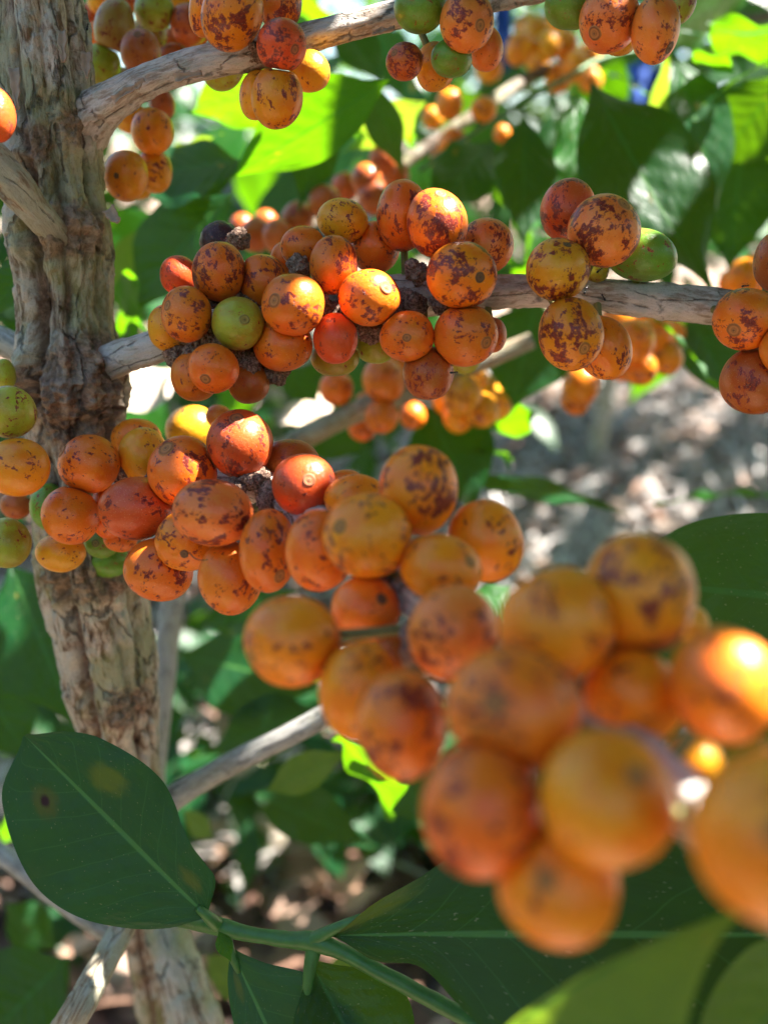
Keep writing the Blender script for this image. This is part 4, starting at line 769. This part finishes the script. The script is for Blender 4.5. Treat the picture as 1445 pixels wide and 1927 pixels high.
def rnd_frame(flat):
    Nn = Vector((random.gauss(0, flat), random.gauss(0, flat), 1)).normalized(); a = random.uniform(0, 6.283); L = Vector((math.cos(a), math.sin(a), 0)); L = (L - Nn * L.dot(Nn)).normalized(); return L, Nn.cross(L), Nn
vs, fs = [], []
rng = random.Random(3)
for i in range(5200):
    y = rng.uniform(.15, 4.2); x = rng.uniform(-.75 - y * .45, .75 + y * .5); L, S, Nn = rnd_frame(.35)
    bent_leaf(vs, fs, Vector((x, y, ground_z(x, y) + rng.uniform(.002, .025))), L, S, Nn, rng.uniform(.05, .12), rng.uniform(.014, .028), rng.uniform(-.15, .3))
obj('leaf_litter', mesh('leaf_litter', vs, fs), M_LIT, kind='stuff', label='brown dead leaves covering the ground under the bushes')
# dry pale grass lying behind, to the right
vs, fs = [], []
for i in range(9000):
    y = rng.uniform(.9, 3.6); x = rng.uniform(-.7, 1.5 + y * .25); a = rng.uniform(0, 6.283); el = abs(rng.gauss(0, .35)); ln = rng.uniform(.05, .16); wd = rng.uniform(.0012, .004)
    L = Vector((math.cos(a) * math.cos(el), math.sin(a) * math.cos(el), math.sin(el))); S = L.cross(Vector((0, 0, 1))).normalized(); p = Vector((x, y, ground_z(x, y) + rng.uniform(.004, .05))); k = len(vs); U = Vector((0, 0, 1))
    m_ = p + L * ln * .5 + U * ln * .12
    e_ = p + L * ln
    for q, ww in ((p, wd), (m_, wd), (e_, wd * .3)): vs += [q - S * ww, q + S * ww]
    fs += [(k, k + 1, k + 3, k + 2), (k + 2, k + 3, k + 5, k + 4)]
obj('dry_grass', mesh('dry_grass', vs, fs, smooth=False), M_STRAW, kind='stuff', label='pale dry grass stalks on the ground between the bushes')
# separate big dead leaves that catch the sun
M_DEAD = plain('dead_leaf_skin', (.52, .30, .20), .6, .35, 0, 60)
DL = [((100, 1800), (200, 1770), .62, 'curled pinkish-brown dead leaf in sun left of the broken stub'), ((375, 1590), (440, 1545), .60, 'pinkish-brown dead leaf in sun right of the broad dark leaf'), ((395, 1630), (430, 1600), .66, 'small brown dead leaf below the one right of the broad dark leaf'),
      ((585, 1690), (600, 1630), .58, 'small curled pink dead leaf above the green twig'), ((620, 1690), (715, 1605), .60, 'whitish folded dead leaf above the green twig'), ((300, 1460), (350, 1430), .62, 'pale pink dead leaf beside the trunk above the broad dark leaf'),
      ((300, 1395), (325, 1410), .6, 'tiny pink dead leaf just right of the trunk, above the pale pink one'), ((640, 1715), (720, 1670), .64, 'long pale dead leaf lying against the green twig'), ((215, 1720), (265, 1790), .7, 'dead leaf in shade behind the stub')]
for (b, t, d, lab) in DL[:8]:
    d = .4                                    # walk down the line of sight to the ground
    while d < 2.5 and P(b[0], b[1], d).z > ground_z(P(b[0], b[1], d).x, P(b[0], b[1], d).y) + .045: d += .01
    o = leafp((b[0], b[1], d), (t[0], t[1], d * .985), (.35, .7, .5), 24, 20, mat=M_DEAD, parent=None, name='dead_leaf', fold=.5, wave=.03, nu=6, nv=16, arch=.1)
    AUTO.append((P(b[0], b[1], d).lerp(P(t[0], t[1], d * .985), .5), .028)); o['label'] = lab; o['category'] = 'dead leaf'; o['group'] = 'dead leaves catching the sun'

def fill_leaves():
    rg = random.Random(21); n = 0
    while n < 96:
        x, y = rg.uniform(130, 1560), rg.uniform(-120, 760); d = rg.uniform(.55, 1.05)
        if y > 640 and x > 900: continue
        a = rg.uniform(0, 6.283); l_ = rg.uniform(.07, .12) / d * F; n += 1
        o = leafp((x, y, d), (x + math.cos(a) * l_ * .9, y + abs(math.sin(a)) * l_ * .8 + 20, d + rg.uniform(-.05, .05)), (rg.uniform(-.5, .5), rg.uniform(.1, .9), rg.uniform(.2, 1)), l_ * .21, mat=M_LEAF_B if n % 5 < 2 else M_LEAF, parent=far, fold=.12, wave=.015, nu=5, nv=14, droop=.15)
        if n % 5 < 2: AUTO.extend((o.data.vertices[k_ * 11 + 5].co.copy(), .010) for k_ in (4, 8))
fill_leaves()

# ---------------------------------------------------------------- blue cloth far behind, and a sheet painted as shaded ground
m = NT('blue_cloth'); v = m.n('TexCoord').outputs['Object']
m.set(m.b.inputs['Base Color'], m.mix(m.noise(v, 30, 3), (.02, .06, .30, 1), (.04, .12, .45, 1))); m.b.inputs['Roughness'].default_value = .85
def cloth(x0, x1, y0, y1, d, lab, mt=None):
    vs = []; n, k = 24, 30
    for i in range(k):
        for j in range(n):
            u, v_ = j / (n - 1), i / (k - 1); p = P(x0 + (x1 - x0) * u, y0 + (y1 - y0) * v_, d); vs.append(p + W((0, 0, .02 * math.sin(u * 14 + v_ * 2) + .015 * N3(u * 4, v_ * 4, x0))))
    fs = [(i * n + j, i * n + j + 1, (i + 1) * n + j + 1, (i + 1) * n + j) for i in range(k - 1) for j in range(n - 1)]
    o = obj('hanging_sheet', mesh('hanging_sheet', vs, fs), mt or _mb, label=lab, category='cloth'); s = o.modifiers.new('thick', 'SOLIDIFY'); s.thickness = .002
def shaded_ground_mat():
    g = NT('grey_blue_ground_shade'); v = g.n('TexCoord').outputs['Object']
    g.set(g.b.inputs['Base Color'], g.mix(g.noise(v, 25, 4), (.06, .08, .13, 1), (.22, .25, .34, 1))); g.b.inputs['Roughness'].default_value = .9
    return g.m
_mb = m.m; ground_shade_m = shaded_ground_mat()
cloth(925, 960, -120, 135, 1.3, 'upright blurred strip of bright blue cloth seen at the top between fruit bunches')
cloth(1120, 1270, 115, 215, 1.2, 'blurred patch of bright blue cloth above the big dark leaf')
cloth(400, 700, 285, 470, 1.15, 'blurred grey-blue sheet painted as shaded ground behind the leaves left of the picture centre', ground_shade_m)  # sheet put where only bluish shaded ground shows

# ---------------------------------------------------------------- background bushes of the plantation
def bush(cx, cy, rx, ry, rz, z0, nbig, seed, lab, ln=(.07, .13), kind='L'):
    rg = random.Random(seed); root = obj('coffee_bush', None, label=lab, category='coffee bush'); root['group'] = 'coffee bushes of the plantation behind'
    g = ground_z(cx, cy)
    tb = [Vector((cx, cy, g - .03)), Vector((cx + .03, cy, g + rz * .5)), Vector((cx - .02, cy + .03, g + rz)), Vector((cx, cy, g + rz * 1.8))]
    tube('trunk', tb, [.025, .02, .015, .006], M_TRUNK, 14, .03, None, parent=root)
    vs, fs, uvs = [], [], []
    for i in range(nbig):
        a = rg.uniform(0, 6.283); q = rg.uniform(.35, 1) ** .6; zz = rg.uniform(-1, 1); rr = math.sqrt(max(0, 1 - zz * zz)) * q
        c = Vector((cx + rx * rr * math.cos(a), cy + ry * rr * math.sin(a), g + z0 + rz * (1 + zz * q)))
        if N3(c.x * 5, c.y * 5, c.z * 5 + seed) < -.12: continue
        a2 = rg.uniform(0, 6.283); L = Vector((math.cos(a2), math.sin(a2), rg.uniform(-.9, .25))).normalized(); Nn = Vector((rg.gauss(0, .35), rg.gauss(0, .35) - .25, 1)).normalized(); Nn = (Nn - L * L.dot(Nn)).normalized(); S = L.cross(Nn)
        l_ = rg.uniform(*ln); w_ = l_ * rg.uniform(.19, .25); k = len(vs); n = 5
        for s_ in range(n + 1):
            t = s_ / n; ww = w_ * math.sin(math.pi * min(1, .03 + t * .97)) ** .8 if s_ < n else 0; p = c + L * l_ * t - Nn * l_ * .25 * t * t
            vs.extend([p - S * ww + Nn * ww * .25, p, p + S * ww + Nn * ww * .25]); uvs.extend([(-1, t, ww), (0, t, ww), (1, t, ww)])
        for s_ in range(n):
            b_ = k + s_ * 3; fs.extend([(b_, b_ + 1, b_ + 4, b_ + 3), (b_ + 1, b_ + 2, b_ + 5, b_ + 4)])
    o = obj('foliage', mesh('foliage', vs, fs, attrs={'luv': uvs}), mats[kind], root); o['kind'] = 'stuff'
BU = [(-.95, 1.5, .55, .4, .45, .1, 900, 'coffee bush low behind the trunk at the left'), (-.2, 1.9, .55, .35, .40, .15, 800, 'coffee bush behind the gap between trunk and middle cluster'), (.55, 2.6, .5, .4, .45, .42, 800, 'coffee bush behind the middle of the picture'),
      (1.35, 2.9, .6, .5, .5, .45, 900, 'coffee bush at the right behind the big dark leaf'), (-1.6, 3.4, .9, .6, .8, .1, 1200, 'farther coffee bush at the far left'), (0, 4.6, 1.1, .7, .9, .1, 1500, 'far coffee bush in the centre'), (2.3, 4.6, 1.0, .7, .9, .1, 1300, 'far coffee bush at the far right'),
      (-.15, .95, .28, .22, .16, -.02, 360, 'low leafy coffee seedling clump behind the foot of the trunk'), (.25, .95, .25, .2, .14, -.02, 260, 'low leafy coffee seedling clump behind the green twig')]
for i, b_ in enumerate(BU): bush(*b_[:7], 40 + i, b_[7], ln=(.06, .11) if i < 7 else (.05, .08))
for i in range(9):
    a = R(20 + i * 17.5); bush(math.cos(a) * 8, math.sin(a) * 8 + 1, 1.4, 1.2, 1.3, .1, 1300, 90 + i, 'distant coffee bush closing off the view behind the plantation', ln=(.14, .22))
def hedge():  # out-of-view leaves added around the camera to darken the ambient light
    rg = random.Random(5); vs, fs, uvs = [], [], []
    for i in range(5200):
        a = R(rg.uniform(150, 390)); r = rg.uniform(1.1, 1.9); c = Vector((math.cos(a) * r, math.sin(a) * r, rg.uniform(.1, 1.2)))
        a2 = rg.uniform(0, 6.283); L = Vector((math.cos(a2), math.sin(a2), rg.uniform(-.9, .25))).normalized(); Nn = Vector((rg.gauss(0, .5), rg.gauss(0, .5), 1)).normalized(); Nn = (Nn - L * L.dot(Nn)).normalized(); S = L.cross(Nn)
        l_ = rg.uniform(.13, .2); w_ = l_ * .24; k = len(vs)
        for t, ww in ((0, 0), (.3, 1), (.7, .9), (1, 0)): p = c + L * l_ * t; vs.extend([p - S * w_ * ww, p, p + S * w_ * ww]); uvs.extend([(-1, t, w_), (0, t, w_), (1, t, w_)])
        for s_ in range(3): b_ = k + s_ * 3; fs.extend([(b_, b_ + 1, b_ + 4, b_ + 3), (b_ + 1, b_ + 2, b_ + 5, b_ + 4)])
    obj('ambient_shade_foliage', mesh('ambient_shade_foliage', vs, fs, attrs={'luv': uvs}), M_LEAF, kind='stuff', label='unseen foliage added around the viewer to dim the ambient light')
hedge()
# ---------------------------------------------------------------- unseen canopy, added overhead and gapped to shape the sunlight
SPOTS = [  # px, py, depth, radius in photo pixels: what the sun reaches through the gaps
 (850, 375, .205, 44), (582, 552, .199, 26), (375, 788, .258, 34), (470, 785, .205, 7), (1452, 1285, .103, 40), (1335, 1440, .122, 22), (1300, 1475, .105, 18),
 (-4, 205, .196, 40), (598, 108, .215, 12), (605, 868, .192, 12), (215, 1780, .250, 30), (235, 1750, .248, 20), (560, 1362, .289, 26), (530, 1380, .289, 16), (194, 68, .28, 14), (565, 915, .19, 5),
 (450, 280, .30, 32), (500, 240, .305, 34), (560, 220, .305, 34), (610, 190, .31, 30), (400, 195, .33, 26), (450, 185, .33, 20), (660, 1440, .33, 20), (700, 1480, .33, 24), (690, 1430, .33, 18), (715, 1510, .33, 14),
 (1240, 330, .335, 18), (1275, 335, .33, 20), (1310, 325, .33, 18), (940, 820, .41, 26), (970, 840, .41, 18), (1265, 640, .36, 14), (1310, 700, .355, 14), (290, 640, .234, 8),
 (1320, 70, .38, 30), (1400, 60, .38, 30), (1290, 140, .36, 16), (1340, 125, .36, 16), (1240, 230, .40, 14), (1420, 150, .37, 24), (1380, 250, .42, 20), (1100, 1060, .27, 14),
 (240, 740, .40, 30), (300, 700, .42, 24), (150, 230, .22, 0.1), (1170, 730, .49, 1), 
 (150, 1790, .62, 40), (200, 1775, .62, 30), (410, 1570, .6, 32), (600, 1660, .58, 26), (665, 1650, .6, 36), (325, 1440, .62, 26), (690, 1690, .64, 26), (305, 270, .37, 20), (372, 265, .37, 18), (720, 1850, .4, 20), (410, 1840, .44, 22), (365, 1535, .42, 18), (525, 1120, .4, 16)]
SPOTS = [(P(x, y, d), r * d / F) for x, y, d, r in SPOTS]
SPOTS += AUTO
sunu = SUN.orthogonal().normalized(); sunv = SUN.cross(sunu)
rg = random.Random(11)
can_v, can_f, can_uv = [], [], []
def shade_leaf(c, L, Nn, l_, w_):
    S = L.cross(Nn); k = len(can_v); n = 6
    for s_ in range(n + 1):
        t = s_ / n; ww = w_ * (0 if s_ in (0, n) else math.sin(math.pi * t) ** .7); p = c + L * l_ * (t - .5)
        can_v.extend([p - S * ww, p, p + S * ww]); can_uv.extend([(-1, t, ww), (0, t, ww), (1, t, ww)])
    for s_ in range(n):
        b_ = k + s_ * 3; can_f.extend([(b_, b_ + 1, b_ + 4, b_ + 3), (b_ + 1, b_ + 2, b_ + 5, b_ + 4)])
def blocked(c, L, Nn, l_, w_):
    S = L.cross(Nn); dn = SUN.dot(Nn)
    if abs(dn) < .2: return True
    for p, r in SPOTS:
        t = (c - p).dot(Nn) / dn
        if t < 0: continue
        q = p + SUN * t - c; a, b = abs(q.dot(L)) / (l_ * .5 + r), abs(q.dot(S)) / (w_ + r)
        if a * a + b * b < 1: return True
    return False
def layer(x0, x1, y0, y1, n, ln, dens=None):
    k = 0
    for i in range(n):
        x, y = rg.uniform(x0, x1), rg.uniform(y0, y1)
        # (x, y) is where this leaf's shade lands at camera height; carry it up along the sun
        h = .17 + .22 * max(0, y + .1) + rg.uniform(0, .10)
        c = Vector((x, y, CAM_H)) + SUN * (h / SUN.z)
        if dens and dens(x, y) < rg.random(): continue
        Nn = (SUN + Vector((rg.gauss(0, .35), rg.gauss(0, .35), rg.gauss(0, .2)))).normalized(); a = rg.uniform(0, 6.283)
        L = sunu * math.cos(a) + sunv * math.sin(a); L = (L - Nn * L.dot(Nn)).normalized(); l_ = rg.uniform(*ln); w_ = l_ * .24
        if blocked(c, L, Nn, l_, w_): continue
        shade_leaf(c, L, Nn, l_, w_); k += 1
    return k
layer(-.22, .36, -.12, .45, 1100, (.07, .11)); layer(-.22, .36, -.12, .45, 3600, (.022, .05)); layer(-.22, .36, -.12, .45, 15000, (.012, .024));  # the tiniest leaves only close the gaps down to the wanted sun spots
layer(-.15, .55, .30, .66, 2600, (.03, .06))
layer(-.7, 1.3, .45, 1.6, 1500, (.08, .13), lambda x, y: .9); layer(-.9, 2.6, 1.6, 4.6, 2600, (.12, .19), lambda x, y: .30 if 3.0 < y < 4.1 and .7 < x < 1.7 else .9)
fo = obj('foliage', mesh('foliage', can_v, can_f, attrs={'luv': can_uv}), M_LEAF, tree); fo['kind'] = 'stuff'  # unseen sun-blocking leaves, added as a part of the tree
# limbs that carry it
def limb(pts, rad): tube('branch', [Vector(p) for p in pts], rad, M_BRANCH, 14, .01, None, parent=tree)
tt = tpts[0]
limb([tt, tt + Vector((.15, .15, .05)), (.25, .35, 1.22), (.6, .7, 1.35), (1.2, 1.2, 1.5)], [.009, .008, .007, .006, .003])
limb([tt - Vector((0, 0, .1)), (.1, .3, 1.1), (.35, .2, 1.14), (.6, .1, 1.16)], [.008, .006, .005, .003])
limb([tt, (-.3, .6, 1.4), (-.3, 1.3, 1.55), (-.1, 2.2, 1.8)], [.009, .008, .006, .003])
